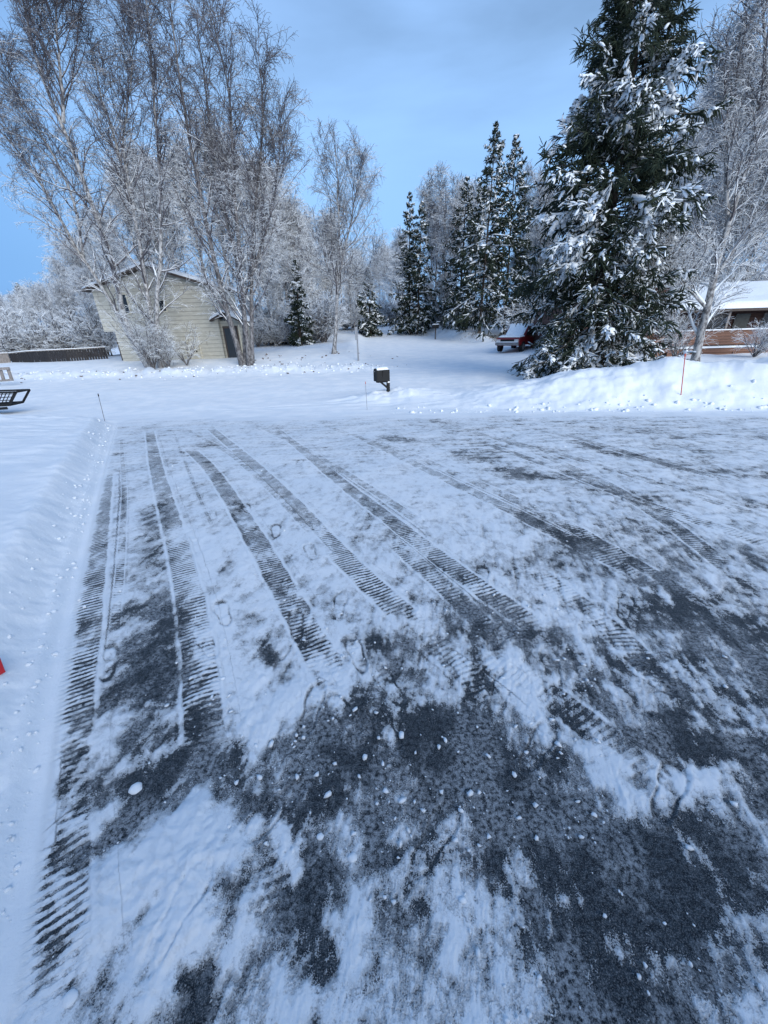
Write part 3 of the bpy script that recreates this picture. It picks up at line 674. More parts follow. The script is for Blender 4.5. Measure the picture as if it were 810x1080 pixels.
shrub('bush', gbase(714, 20.5, 372), 2.7, 2.6, 'white-frosted branches of a bush before the deck stairs', 76, 16, .3)

# ---- background birches: five kinds, then copies
def kind_birch(seed, H, frost, limbs=24, Ll=2.6, lean=0.):
    rng = np.random.RandomState(seed); K = 8; z = np.linspace(0, H, K); x = lean*z+np.cumsum(rng.randn(K)*.12); y = np.cumsum(rng.randn(K)*.12); x -= x[0]; y -= y[0]
    st = [np.stack([x, y, z], -1)]
    j = 3; t = np.linspace(0, 1, 5)
    st.append((np.stack([x[j]+t*rng.uniform(-1.6, 1.6), y[j]+t*rng.uniform(-1, 1), z[j]+t*(H*.5)], -1), .55))
    return birch('birch_tree', (0, 0, -500), st, 'x', r0=.13, seed=seed, limbs=limbs, subs=7, twigs=8, Ll=Ll, frost=frost, tw=.014, twl=.8, fine=False, tstart=.07, cat='birch tree', fr_top=-.1)
KB = [kind_birch(101, 11, .30), kind_birch(102, 12, .42, 30, 3.2), kind_birch(103, 10, .2, 26, 2.6), kind_birch(104, 13, .0, 26, 2.5), kind_birch(105, 9, .5, 34, 3.4)]
KH = [11, 12, 10, 13, 9]; firstused = [False]*5; rngb = np.random.RandomState(5)
def put_birch(kind, px, pytop, Y, label, group, wide=1.0):
    top = at(px, pytop, Y); x = top[0]; z0 = float(gz(x, Y))-.1; H = top[2]-z0
    o = copy_tree(KB[kind]) if firstused[kind] else KB[kind]; firstused[kind] = True
    s = H/KH[kind]*.93; o.location = (x, Y, z0); o.scale = (s*wide, s*wide, s); o.rotation_euler = (0, 0, rngb.uniform(0, 6.28))
    tag(o, label, 'birch tree', group); return o
G1 = 'frosted birches crowding behind the fence and the cream house'; L1 = 'frost-whitened birch in the dense stand behind the fence and cream house'
for k, px, py, Y in [(1, 52, 268, 47), (4, 75, 250, 43), (1, 95, 215, 46), (0, 118, 175, 44), (2, 140, 150, 48), (0, 165, 165, 45), (1, 190, 140, 49), (3, 210, 120, 46), (0, 235, 130, 50), (1, 258, 160, 45),
                     (4, 63, 300, 40), (4, 84, 285, 39), (2, 285, 170, 50), (0, 302, 200, 47), (4, 40, 300, 50), (1, 110, 250, 40), (4, 275, 250, 42), (4, 98, 310, 38)]:
    put_birch(k, px, py, Y, L1, G1)
G0 = 'snow-covered undergrowth along the edge of the woods'
KS = [shrub('bush', (0, 0, -500), 2.6, 2.6, 'x', 301+k, 26, .15+.12*k, tw=.014) for k in range(3)]; ks_used = [0, 0, 0]; rs_ = np.random.RandomState(77)
def put_bush(px, Y, sc):
    k = rs_.randint(3); o = copy_tree(KS[k]) if ks_used[k] else KS[k]; ks_used[k] = 1
    x = at(px, 360, Y)[0]; o.location = (x, Y, float(gz(x, Y))-.1); o.scale = (sc*1.2, sc*1.2, sc); o.rotation_euler = (0, 0, rs_.uniform(0, 6.28))
    tag(o, 'frosted bare bush in the low undergrowth at the edge of the woods', 'bush', G0)
for a_, b_, Y0, Y1, n_, s0, s1 in ((-20, 112, 36, 46, 16, .8, 1.5), (262, 345, 40, 52, 22, .7, 1.5), (345, 385, 62, 76, 8, 1, 1.6), (395, 425, 76, 90, 7, 1, 1.8), (545, 640, 42, 54, 14, .8, 1.5), (445, 520, 56, 66, 9, .7, 1.3), (690, 830, 34, 38, 10, 1.2, 1.9)):
    for i_ in range(n_): put_bush(a_+(b_-a_)*(i_+rs_.rand())/n_, rs_.uniform(Y0, Y1), rs_.uniform(s0, s1))
G2 = 'hazy white trees far down the valley'; L2 = 'small frosted tree far away in the valley at the left edge'
for k, px, py, Y in [(4, -6, 312, 75), (1, 5, 318, 90), (0, 14, 308, 84), (2, 22, 300, 95), (4, 30, 312, 70), (0, 40, 305, 88), (1, -14, 318, 80), (4, 10, 326, 66), (0, 47, 318, 78)]:
    put_birch(k, px, py, Y, L2, G2)
G3 = 'frosted birches behind the lone birch'; L3 = 'pale frosted birch in the thicket behind the lone birch'
for k, px, py, Y in [(1, 296, 250, 54), (0, 312, 235, 60), (4, 328, 262, 56), (1, 342, 228, 66), (0, 356, 250, 70), (4, 370, 272, 64), (1, 322, 225, 72), (2, 300, 215, 66), (4, 345, 280, 58), (4, 288, 285, 50), (2, 375, 262, 78),
                     (4, 310, 300, 52), (4, 332, 305, 55), (0, 368, 290, 60), (1, 400, 268, 92), (4, 410, 262, 86), (0, 418, 240, 80), (1, 383, 280, 98), (4, 424, 262, 76)]:
    put_birch(k, px, py, Y, L3, G3)
G4 = 'bare birches standing among the spruces'; L4 = 'tall bare birch rising between the middle spruces against the sky'
for k, px, py, Y in [(3, 464, 172, 66), (3, 482, 182, 70), (0, 500, 190, 64), (3, 472, 200, 60), (0, 455, 215, 74), (3, 560, 172, 60), (0, 575, 185, 56), (3, 590, 195, 62), (1, 565, 230, 52), (0, 583, 240, 50),
                     (1, 420, 300, 90), (4, 470, 290, 62), (4, 450, 300, 66), (1, 520, 250, 62), (1, 550, 260, 58), (4, 600, 270, 50), (0, 612, 215, 55)]:
    put_birch(k, px, py, Y, L4, G4)
G5 = 'white frosted birches behind the brown house'; L5 = 'large frost-covered birch behind the brown house on the right'
for k, px, py, Y in [(1, 722, 130, 38), (0, 745, 95, 41), (1, 762, 70, 37), (0, 790, 60, 43), (1, 812, 50, 38), (3, 778, 30, 46), (4, 735, 190, 35), (4, 765, 170, 34), (4, 800, 160, 34), (1, 705, 180, 42), (1, 830, 80, 40), (0, 690, 200, 45), (4, 820, 190, 33), (4, 715, 240, 35)]:
    put_birch(k, px, py, Y, L5, G5)

# ---- spruces
def spruce(name, base, H, W, label, seed, nb=70, sub=9, tw=5, lean=(0, 0), low=.08, droop=.5, snowf=.5, cat='spruce tree', group=None, r0=.18, nr=.035, near=False, prof=None, snow_r=.05, twl=.5, topp=None):
    rng = np.random.RandomState(seed); root = empty(name, base, 0, label, cat, group)
    K = 14; z = np.linspace(0, H, K); P = np.stack([lean[0]*z/H, lean[1]*z/H, z], -1); R = r0*(1-.93*z/H)
    V, Q = tubes(P[None], R[None], 10); mesh_np('trunk', V, Q, SBARK, root)
    t = low+(1-low)*((np.arange(nb)+rng.rand(nb))/nb)**.92; t = np.minimum(t, .985)
    az = np.arange(nb)*2.39996+rng.randn(nb)*.35
    pf = prof(t) if prof is not None else (1-t)**.85
    L = W*.5*(pf*rng.uniform(.66, 1.18, nb))+.10
    el = np.radians(np.interp(t, [0, .3, .7, 1], [-16, -6, 14, 50]))+rng.randn(nb)*.12
    d = np.stack([np.cos(az)*np.cos(el), np.sin(az)*np.cos(el), np.sin(el)], -1)
    Kb = 8; p = np.stack([np.interp(t*H, z, P[:, k]) for k in range(3)], -1); pts = [p]
    for k in range(Kb-1):
        p = p+d*(L/(Kb-1))[:, None]; pts.append(p)
        d = d+rng.randn(nb, 3)*.06; d[:, 2] += (-droop if k < 3 else droop*.75)*.22; d = unit(d)
    B = np.stack(pts, 1); BR = (r0*.16*(1-t)+.008)[:, None]*np.linspace(1, .25, Kb)[None]
    # side shoots, mostly in the plane of the bough, hanging a little
    S, SR = kids(rng, B, BR, sub, .18, 1, 1.0, 6, .95, -.12, .18, .35, .6, .006, lprof=lambda tt: (L*.42)[:, None]*(1.1-.72*tt), flatz=.35)
    wood = join(tubes(B, BR, 4), tubes(S, SR*.8, 3)); mesh_np('boughs', wood[0], wood[1], SBARK, root)
    LS = np.linalg.norm(np.diff(S, axis=1), axis=2).sum(1); LB = L
    T1, TR = kids(rng, S, SR, tw, .05, 1, 1.0, 4, .75, -.12, .2, .6, .6, .006, lprof=lambda tt: np.minimum(twl, .08+LS*.75)[:, None]*(1.1-.5*tt), flatz=.6)
    T2, _ = kids(rng, B, BR, max(3, sub//2), .3, 1, 1.0, 4, .6, -.1, .2, .5, .6, .006, lprof=lambda tt: np.minimum(twl, .08+LB*.6)[:, None]*(1.1-.5*tt))
    T1 = np.concatenate([T1, T2, S[:, 1:5]]) if S.shape[1] >= 5 else np.concatenate([T1, T2])
    n = len(T1); rad = nr*rng.uniform(.6, 1.25, (n, 1))*np.array([.75, 1.05, .85, .15])[None]*(.85 if near else 1)*np.interp(T1[:, :1, 2]/H, [0, .5, .9, 1], [1.1, 1, .55, .35])*(1+.2*rng.randn(n, 4))
    parts = [tubes(T1, np.abs(rad), 3 if not near else 4)]
    # needles sticking out as thin blades
    kN = 20 if near else 5
    ft = rng.rand(n, kN)*2.8; i = ft.astype(int); fr = (ft-i)[..., None]; ar = np.arange(n)[:, None]
    c = T1[ar, i]*(1-fr)+T1[ar, i+1]*fr; tt = unit(T1[ar, i+1]-T1[ar, i])
    dd = unit(rng.randn(n, kN, 3)+tt*.7); ln = nr*rng.uniform(*((.8, 1.5) if near else (1.3, 2.4)), (n, kN, 1)); sd = unit(np.cross(dd, rng.randn(n, kN, 3)))*(nr*(.16 if near else .22))
    q = np.stack([c-sd, c+sd, c+dd*ln+sd*.3, c+dd*ln-sd*.3], 2).reshape(-1, 3)
    parts.append((q, np.arange(len(q)).reshape(-1, 4)))
    V, Q = join(*parts); fz = (-.1+.22*sst(.4, .15, V[:, 2]/H) if near else -.1)+.35*fbm(V[:, 0]*.6+seed, V[:, 2]*.6+V[:, 1]*.5, 2)
    mesh_np('needles', V, Q, NEEDLE, root, smooth=False, attrs={'frost': ('FLOAT', fz)})
    # snow lying along the tops of the boughs and shoots
    def load(PL, frac, rad, K0, jit, off, flat=.62, trim=(.15, .95)):
        mid = PL[:, PL.shape[1]//2]; n = len(PL)
        cl = 1.3*fbm(mid[:, 0]*.8+seed*3.1, mid[:, 2]*1.2+mid[:, 1]*.8, 3)+jit*rng.randn(n)
        if topp is not None: cl = cl+topp(mid[:, 2]/H)
        q = np.quantile(cl, 1-frac); k = cl > q; A_ = PL[k]; m = len(A_); amt = np.clip(.6+1.6*(cl[k]-q), .5, 1.35)
        tt = np.linspace(0, 1, K0)[None]*(rng.uniform(.6, 1, (m, 1))*trim[1]-trim[0])+trim[0]
        ft = tt*(PL.shape[1]-1); i = np.minimum(ft.astype(int), PL.shape[1]-2); fr = (ft-i)[..., None]; ar = np.arange(m)[:, None]
        Sp = A_[ar, i]*(1-fr)+A_[ar, i+1]*fr+np.array([0, 0, off])
        pr = np.sin(np.linspace(.12, PI-.35, K0))**.5
        Sr = rad*amt[:, None]*rng.uniform(.6, 1.25, (m, 1))*pr[None]*(1+.3*rng.randn(m, K0)); return tubes(Sp, np.clip(Sr, .006, rad*2.2), 6, flat)
    if near:
        sw = [load(S, snowf, snow_r, 7, .10, nr*.9), load(T1, snowf*.9, snow_r*.62, 4, .12, nr*.6, trim=(0, .9)), load(T1[T1[:, 0, 2] < H*.40], .42, .016, 4, 1.5, nr*.5), load(B, .5, snow_r, 7, .5, nr)]
    else:
        snowf = min(.45, snowf*1.15)
        sw = [load(S, snowf*2.1, snow_r, 5, .35, nr*.9), load(T1, snowf*.8, snow_r*.55, 4, .4, nr*.6), load(B, .5, snow_r, 6, .5, nr)]
    V, Q = join(*sw); mesh_np('settled_snow', V, Q, SNOWM, root)
    return root
def px_spruce(px, pybase, pxt, pyt, Y, Wpx, label, seed, **k):
    top = at(pxt, pyt, Y); bx = at(px, pybase, Y)[0]; z0 = float(gz(bx, Y))-.05; W = 1.5*Wpx/ (FPX/(Y*math.cos(TH)+1.2))
    return spruce('spruce_tree', (bx, Y, z0), top[2]-z0, W, label, seed, lean=(top[0]-bx, 0), **k)
far = dict(sub=8, tw=5, nr=.055, snow_r=.095, twl=.6, r0=.16)
px_spruce(505, 357, 524, 128, 46, 62, 'tallest of the spruces in the middle, with layered snowy boughs', 201, nb=110, snowf=.18, low=.10, **far)
px_spruce(531, 356, 545, 141, 48, 58, 'dense dark spruce just right of the tallest middle spruce', 202, nb=100, snowf=.15, low=.14, **far)
px_spruce(483, 355, 493, 186, 54, 46, 'shorter snowy spruce left of the tallest middle spruce', 203, nb=90, snowf=.2, low=.1, **far)
px_spruce(432, 350, 432, 202, 58, 34, 'narrow spire spruce, the left one of a close pair beside the side road', 204, nb=85, snowf=.2, low=.05, **far)
px_spruce(440, 351, 445, 212, 57, 38, 'narrow spire spruce, the right one of a close pair beside the side road', 205, nb=85, snowf=.2, low=.04, **far)
px_spruce(391, 352, 388, 282, 55, 26, 'small bushy spruce beside the parked white car', 206, nb=70, snowf=.3, low=.03, **far)
px_spruce(317, 363, 311, 274, 38.5, 24, 'thin ragged spruce in the thicket left of the lone birch', 207, nb=48, snowf=.25, low=.05, **far)
px_spruce(468, 352, 466, 262, 66, 22, 'little spruce half hidden between the spire pair and the tall spruces', 208, nb=55, snowf=.3, low=.08, **far)
px_spruce(556, 352, 560, 215, 56, 34, 'spruce showing between the tall middle spruces and the big near spruce', 209, nb=80, snowf=.2, low=.15, **far)
px_spruce(20, 352, 18, 298, 92, 20, 'faint small spruce far off at the left edge above the fence', 210, nb=50, snowf=.4, low=.05, **far)
px_spruce(618, 352, 612, 240, 44, 34, 'spruce mostly hidden behind the big near spruce', 211, nb=60, snowf=.2, low=.1, **far)
# big near spruce
Yb = 17.5
pr_t = [0, .06, .16, .26, .36, .46, .55, .64, .74, .86, 1]; pr_v = [.86, 1.0, .97, .84, .80, .80, .74, .64, .54, .32, .0]
cB = at(619, 392, Yb); cT = at(694, -95, Yb); bx = cB[0]; z0 = float(gz(bx, Yb))-.2
Hb = cT[2]-z0; print('big spruce', bx, z0, Hb, cT)
spruce('spruce_tree', (bx, Yb, z0), Hb, 6.8, 'huge near spruce with heavy snow lumps, its lowest boughs lying on the snow bank', 301, nb=250, sub=12, tw=11, lean=(cT[0]-bx, 0), low=.035,
       droop=.75, snowf=.35, r0=.26, nr=.025, near=True, prof=lambda t: np.interp(t, pr_t, pr_v), snow_r=.086, twl=.42, topp=lambda t: .3*np.sin(t*21)+.3*sst(.2, .4, t)-.25*sst(.5, .8, t))

# ------------------------------------------------------------------ cream house
print('things')
SIDING = None
def siding(name, col, pitch, rot=0, axis='z'):
    m = bpy.data.materials.new(name); m.use_nodes = True; N = NT(m); b = N.n['Principled BSDF']
    tc = N.new('ShaderNodeTexCoord').outputs['Object']; sp = N.new('ShaderNodeSeparateXYZ'); N.link(tc, sp.inputs[0])
    c = sp.outputs[{'x': 0, 'y': 1, 'z': 2}[axis]]
    fr = N.math('FRACT', N.math('DIVIDE', c, pitch)); gap = N.step(fr, .82, .97)
    n = N.noise(tc, 2.5, 6, .6, sx=(1, 1, 3)); base = N.mix(N.step(n, .3, .7), tuple(v*.82 for v in col), col)
    N.link(N.mix(N.math('MULTIPLY', gap, .6), base, tuple(v*.35 for v in col)), b.inputs['Base Color']); b.inputs['Roughness'].default_value = .7
    bp = N.new('ShaderNodeBump'); bp.inputs['Distance'].default_value = .02; N.link(N.math('SUBTRACT', 1, fr), bp.inputs['Height']); N.link(bp.outputs[0], b.inputs['Normal'])
    MATS[name] = m; return m
CREAM = siding('cream_lap_siding', (.50, .485, .42), .26)
CREAMD = siding('cream_garage_panels', (.50, .475, .39), .42)
GLASS = mat('dark_glass', (.02, .025, .03), .12, var=0)
TRIM = mat('cream_trim', (.55, .51, .40), .6, var=.1)
DARKW = mat('dark_brown_wood', (.055, .04, .033), .7, stretch=(1, 1, 6))
BRW = siding('brown_deck_boards', (.20, .095, .06), .15)
BROWN = siding('brown_house_siding', (.095, .042, .033), .2)
GREYW = mat('weathered_grey_wood', (.23, .21, .20), .85, stretch=(8, 8, 1), scale=5)
BLACKP = mat('black_plastic', (.004, .005, .006), .75, var=.1)
METAL = mat('galvanised_metal', (.30, .31, .33), .45, metal=.7, var=.12)
Yh = 30.0
hz = -.55
h = empty('house', (0, Yh, hz), 0, 'two-storey cream sided house with gable roof half hidden behind birches', 'house')
def hx(px, py): q = at(px, py, Yh); return q[0], q[2]-hz
xl_up = hx(104, 330)[0]; xl = hx(124, 360)[0]; xr_ = hx(228, 330)[0]; xend = hx(255, 370)[0]
zo = hx(110, 350)[1]; ze = hx(98, 306)[1]; xpk = (xl_up+xr_)/2; zpk = ze+ (xpk-xl_up)*.29
print('house', xl_up, xl, xr_, xend, zo, ze, zpk)
w = MB(); w.prism([(xl, 0), (xr_, 0), (xr_, zo), (xl, zo)], 'y', 0, 4.5)
w.build('lower_wall', CREAM, h)
w = MB(); w.prism([(xl_up, zo), (xr_, zo), (xr_, ze), (xpk, zpk), (xl_up, ze)], 'y', -.02, 4.52); w.build('upper_wall', CREAM, h)
# side wing with the entry
zw = hx(240, 338)[1]
MB().box((xr_+.003, .35, 0), (xend, 2.6, zw)).build('entry_wall', CREAM, h)
# roofs with snow
def roof_part(name, pts_a, pts_b, y0, y1, th, parent, m=None, snow=.2):
    (ax, az), (bx_, bz) = pts_a, pts_b
    r_ = MB().prism([(ax, az), (bx_, bz), (bx_, bz+th), (ax, az+th)], 'y', y0, y1).build(name, m or DARKW, parent)
    k = (bz-az)/(bx_-ax)
    snowcap('snow_cover', min(ax, bx_), max(ax, bx_), y0, y1, lambda X, Y: az+(X-ax)*k+th, snow, r_, 26, seed=ax)
    return r_
roof_part('roof', (xl_up-.35, ze-.12), (xpk, zpk+.02), -.5, 4.9, .14, h)
roof_part('roof', (xpk, zpk+.02), (xr_+.35, ze-.12), -.5, 4.9, .14, h)
roof_part('porch_roof', (xr_-1.0+.6, zw-.05), (xr_+.6, zw+.42), -.45, .9, .1, h)
roof_part('porch_roof', (xr_+.6, zw+.42), (xend+.4, zw-.15), -.45, 2.9, .1, h)
def window(x0, z0, x1, z1, y, parent, name='window', fm=TRIM):
    f = MB(); t = .07
    f.box((x0-t, y-.05, z0-t), (x1+t, y, z0)); f.box((x0-t, y-.05, z1), (x1+t, y, z1+t)); f.box((x0-t, y-.05, z0), (x0, y, z1)); f.box((x1, y-.05, z0), (x1+t, y, z1))
    w_ = f.build(name, fm, parent); MB().box((x0, y-.02, z0), (x1, y-.005, z1)).build('pane', GLASS, w_); return w_
a = hx(127, 311); c = hx(139, 330); window(c[0]-.62, c[1], c[0]-.08, a[1], -.02, h)
a = hx(167, 317); c = hx(176, 328); window(a[0], c[1], c[0], a[1], -.02, h)
a = hx(188, 355); c = hx(213, 385)
g = MB().box((a[0]+.25, -.09, .0), (c[0]+.1, -.004, a[1]-.05)).build('garage_door', CREAMD, h)
MB().box((c[0]-.15, -.13, 1.05), (c[0]-.07, -.09, 1.15)).build('handle', BLACKP, g)
MB().box((c[0]+.13, -.08, 0), (c[0]+.2, -.004, a[1])).build('corner_trim', TRIM, h)
a = hx(221, 377); MB().box((a[0]+.2, -.04, .15), (a[0]+.62, -.004, .34)).build('vent', BLACKP, h)
x0 = hx(236, 360)[0]; x1 = hx(251, 360)[0]
d = MB().box((x0, .24, .35), (x1, .345, zw-.35)).build('entry_opening', DARKW, h)
MB().box((x0+.12, .2, .5), (x0+.95, .235, zw-.5)).build('door', GLASS, d)
MB().box((x1+.08, .27, .5), (x1+.14, .345, zw-.3)).build('downspout', TRIM, h)
# woodpile/utility boxes at left wall
MB().box((xl-.45, .6, .2), (xl-.1, 1.3, 1.6)).box((xl-.4, .5, 1.7), (xl-.05, 1.1, 2.0)).build('meter_box', DARKW, h)

# ------------------------------------------------------------------ fence
fpts = [(14, 32.2), (34, 31.6), (54, 31.4), (74, 31.6), (94, 32.2), (117, 33.0)]
fr = [at(px, 385, Y) for px, Y in fpts]
ft_ = [at(px, py, Y)[2] for (px, Y), py in zip(fpts, (373, 371, 370, 369, 368, 366.5))]
f0 = empty('board_fence', (fr[0][0], fr[0][1], -.4), 0, 'dark vertical board fence with a snow-topped rail left of the cream house', 'fence')
brd = MB(); rail = MB(); sn = MB(); rg = np.random.RandomState(9)
O = Vector((fr[0][0], fr[0][1], -.4))
for k in range(len(fr)-1):
    A = Vector((fr[k][0], fr[k][1], 0)); B_ = Vector((fr[k+1][0], fr[k+1][1], 0)); L = (B_-A).length; n = int(L/.16); t = (B_-A).normalized(); nrm = Vector((-t.y, t.x, 0))
    for i in range(n):
        s0 = i/n; p = A+(B_-A)*s0; zt = ft_[k]+(ft_[k+1]-ft_[k])*s0+rg.uniform(-.02, .02); off = rg.uniform(-.01, .01)
        M = Matrix(((t.x, nrm.x, 0, p.x-O.x), (t.y, nrm.y, 0, p.y-O.y), (0, 0, 1, 0), (0, 0, 0, 1)))
        brd.box((0, off, -.5), (.142, off+.02, zt-O.z), M)
    a1 = A-O; b1_ = B_-O; a1.z = ft_[k]-O.z+.03; b1_.z = ft_[k+1]-O.z+.03
    rail.bar(a1, b1_, .12, .05); a2 = a1+Vector((0, 0, .045)); b2_ = b1_+Vector((0, 0, .045)); sn.bar(a2, b2_, .11, .05)
    p = A-O; MB().box((p.x-.05, p.y+.04, -.5), (p.x+.05, p.y+.14, a1.z-.04)).build('post', DARKW, f0)
brd.build('boards', mat('dark_stained_boards', (.018, .017, .02), .75, stretch=(9, 9, 1), var=.4), f0); r_ = rail.build('top_rail', GREYW, f0); sn.build('snow_cap', SNOWM, r_, bevel=.012)
# pale end panel at the far left
q0 = at(-22, 386, 30.5); q1 = at(13.4, 386, 32.1); zt0 = at(0, 376, 31)[2]; zt1 = at(14, 373, 32)[2]
f1 = empty('board_fence', (q1[0], q1[1], -.4), 0, 'pale weathered grey end panel of fence at the left edge', 'fence')
p_ = MB(); t = Vector((q0[0]-q1[0], q0[1]-q1[1], 0)); n = int(t.length/.17)
for i in range(n):
    a_ = t*(i/n); b_ = t*((i+.92)/n)
    p_.add([(a_.x, a_.y, -.4), (b_.x, b_.y, -.4), (b_.x, b_.y-.02, -.4), (a_.x, a_.y-.02, -.4)]+[(a_.x, a_.y, zt1+.4), (b_.x, b_.y, zt1+.4), (b_.x, b_.y-.02, zt1+.4), (a_.x, a_.y-.02, zt1+.4)], [(0, 1, 2, 3), (4, 5, 6, 7), (0, 1, 5, 4), (1, 2, 6, 5), (2, 3, 7, 6), (3, 0, 4, 7)])
p_.build('boards', GREYW, f1); a_ = Vector((0, 0, zt1+.43)); b_ = t+Vector((0, 0, zt1+.43))
r_ = MB().bar(a_, b_, .12, .05).build('top_rail', GREYW, f1); MB().bar(a_+Vector((0, 0, .05)), b_+Vector((0, 0, .05)), .11, .05).build('snow_cap', SNOWM, r_, bevel=.012)

# leaning trestle and black utility rack at the left edge of the frame
Yt = 22.0; c0 = at(6, 402, Yt); zt = float(gz(c0[0], Yt))
t_ = empty('wooden_trestle', (c0[0]-.9, Yt, zt), 0, 'weathered grey wooden trestle with slanting legs, cut by the left edge', 'trestle')
def rel(px, py, Y, o): q = at(px, py, Y); return Vector((q[0]-o[0], q[1]-o[1], q[2]-o[2]))
o_ = t_.location
zt_ = rel(4, 388, Yt, o_).z
bx0 = rel(9, 389, Yt, o_); 
MB().bar(rel(8.5, 389, Yt, o_), rel(12.5, 401, Yt, o_), .16, .05, (0, 1, 0)).build('leg', GREYW, t_)
MB().bar(rel(0.5, 390, Yt, o_), rel(4, 401, Yt, o_), .16, .05, (0, 1, 0)).build('leg', GREYW, t_)
MB().bar(rel(-14, 391, Yt, o_), rel(-19, 403, Yt, o_), .16, .05, (0, 1, 0)).build('leg', GREYW, t_)
MB().bar(rel(-22, 390, Yt-.08, o_), rel(10, 388.5, Yt-.08, o_), .06, .13).build('cross_beam', GREYW, t_)
MB().bar(rel(-22, 403, Yt-.08, o_), rel(14, 400.5, Yt-.08, o_), .06, .10).build('lower_beam', GREYW, t_)
Yk = 13.5; c0 = at(4, 428, Yk); zk = float(gz(c0[0], Yk))
t_ = empty('utility_sled', (c0[0]-.5, Yk, zk), 0, 'black wire-mesh utility sled tray poking in at the left edge', 'sled'); o_ = t_.location
P1 = rel(-40, 415.5, Yk, o_); P2 = rel(17, 413.5, Yk, o_); P3 = rel(10, 427, Yk, o_); P4 = rel(-40, 430, Yk, o_)
dp = Vector((0, .55, 0))
m_ = MB(); m_.bar(P1, P2, .05); m_.bar(P2, P3, .05); m_.bar(P3, P4, .07); m_.bar(P1+dp, P2+dp, .05); m_.bar(P2+dp, P3+dp, .05); m_.bar(P2, P2+dp, .05); m_.bar(P3, P3+dp, .05); m_.bar(P3+dp, P4+dp, .07); m_.build('tray_frame', BLACKP, t_)
m_ = MB()
for k in range(14):
    a_ = P1.lerp(P2, (k+.5)/14); b_ = P4.lerp(P3, (k+.5)/14); m_.bar(a_, b_, .018)
for k in range(4):
    a_ = P1.lerp(P4, (k+.5)/4); b_ = P2.lerp(P3, (k+.5)/4); m_.bar(a_, b_, .022)
m_.build('mesh_panel', BLACKP, t_)
m_ = MB(); m_.add([P4, P3, P3+dp, P4+dp], [(0, 1, 2, 3)]); m_.add([P4+Vector((0, 0, -.04)), P3+Vector((0, 0, -.04)), P3+dp+Vector((0, 0, -.04)), P4+dp+Vector((0, 0, -.04))], [(0, 3, 2, 1)]); m_.build('tray_floor', BLACKP, t_)
sc = P4.lerp(P3, .75); MB().cyl(rel(-2, 404, Yk, o_), rel(-4, 414, Yk, o_), .05).build('handle_post', BLACKP, t_)
MB().bar(P4+Vector((0, -.03, -.1)), P3+Vector((-.1, -.03, -.1)), .05, .08).build('runner', BLACKP, t_)
# red shovel blade just inside the left edge
RED = mat('red_plastic', (.45, .015, .02), .35, var=.08)
c0 = zflat((2, 703)); gx, gy = c0[0], c0[1]
_d = ray(5, 707); _Y = np.geomspace(.3, 5, 2000); _q = CAM[:, None]+_d[:, None]*(_Y/_d[1])[None]; _k = int(np.argmax(_q[2] < gz(_q[0], _q[1])+.045)); tip = _q[:, _k]; zg = float(gz(tip[0], tip[1]))
t_ = empty('snow_shovel', (tip[0]-.25, tip[1], zg), 0, 'red snow shovel lying in the left bank, only its pointed corner in view', 'shovel'); o_ = t_.location
tp = Vector(tip)-o_; m_ = MB()
V = [(tp.x, tp.y, tp.z), (tp.x-.05, tp.y+.05, tp.z+.055), (tp.x-.42, tp.y+.04, tp.z+.09), (tp.x-.42, tp.y-.22, tp.z+.02), (tp.x-.10, tp.y-.20, tp.z+.01)]
m_.add(V+[(a, b, c-.012) for a, b, c in V], [(0, 1, 2, 3, 4), (9, 8, 7, 6, 5)]+[(i, i+5, (i+1) % 5+5, (i+1) % 5) for i in range(5)]); m_.build('blade', RED, t_)
MB().cyl((tp.x-.42, tp.y-.08, tp.z+.06), (tp.x-1.5, tp.y-.3, tp.z+.14), .016).build('shaft', DARKW, t_)

# ------------------------------------------------------------------ mailbox, stakes, pole
Ym = 14.5; q = at(409.5, 411, Ym); zg = float(gz(q[0], Ym)); print('mailbox', q, zg)
mb = empty('mailbox', (q[0], Ym, zg), 0, 'black mailbox on a braced black post standing in the snow between driveway and street', 'mailbox'); o_ = mb.location; mb.rotation_euler = (0, 0, math.radians(24))
k = 14.5*math.cos(TH)+1.3; m1 = k/FPX      # metres per pixel there
ztop = rel(405, 388, Ym, o_).z; zbt = rel(405, 401.2, Ym, o_).z
MB().box((-.05, -.05, -.3), (.05, .05, zbt+.36)).build('post', BLACKP, mb, bevel=.008)
MB().bar((-.03, 0, zbt*.35), (-.30, 0, zbt-.03), .05, .06).build('brace', BLACKP, mb)
MB().box((-.44, -.09, zbt-.05), (-.05, .09, zbt)).build('arm', BLACKP, mb)
hm = ztop-zbt; out = []
w2 = .14
prof_ = [(-w2, 0), (w2, 0), (w2, hm-w2*.8)]+[(w2*math.cos(t), hm-w2*.8+w2*.8*math.sin(t)) for t in np.linspace(.25, PI-.25, 9)]+[(-w2, hm-w2*.8)]
M_ = MB().prism([(y_, z_) for y_, z_ in prof_], 'x', -.47, -.045)
bx_ = M_.build('box', BLACKP, mb, bevel=.006); bx_.location = (0, 0, zbt)
MB().prism([(y_*1.04, z_*1.01) for y_, z_ in prof_], 'x', -.50, -.472).build('door', BLACKP, bx_)
MB().box((-.52, -.02, hm*.75), (-.502, .02, hm*.82)).build('handle', METAL, bx_)
MB().box((-.28, -w2-.02, hm*.35), (-.26, -w2, hm*.85)).box((-.28, -w2-.02, hm*.72), (-.16, -w2-.003, hm*.85)).build('flag', BLACKP, bx_)
cap = snowcap('snow_cap', -.47, -.03, -.12, .12, lambda X, Y: hm-w2*.8+np.sqrt(np.clip((w2*1.02)**2-Y**2, 0, 1))*.8, .035, bx_, 20, 3, .0)
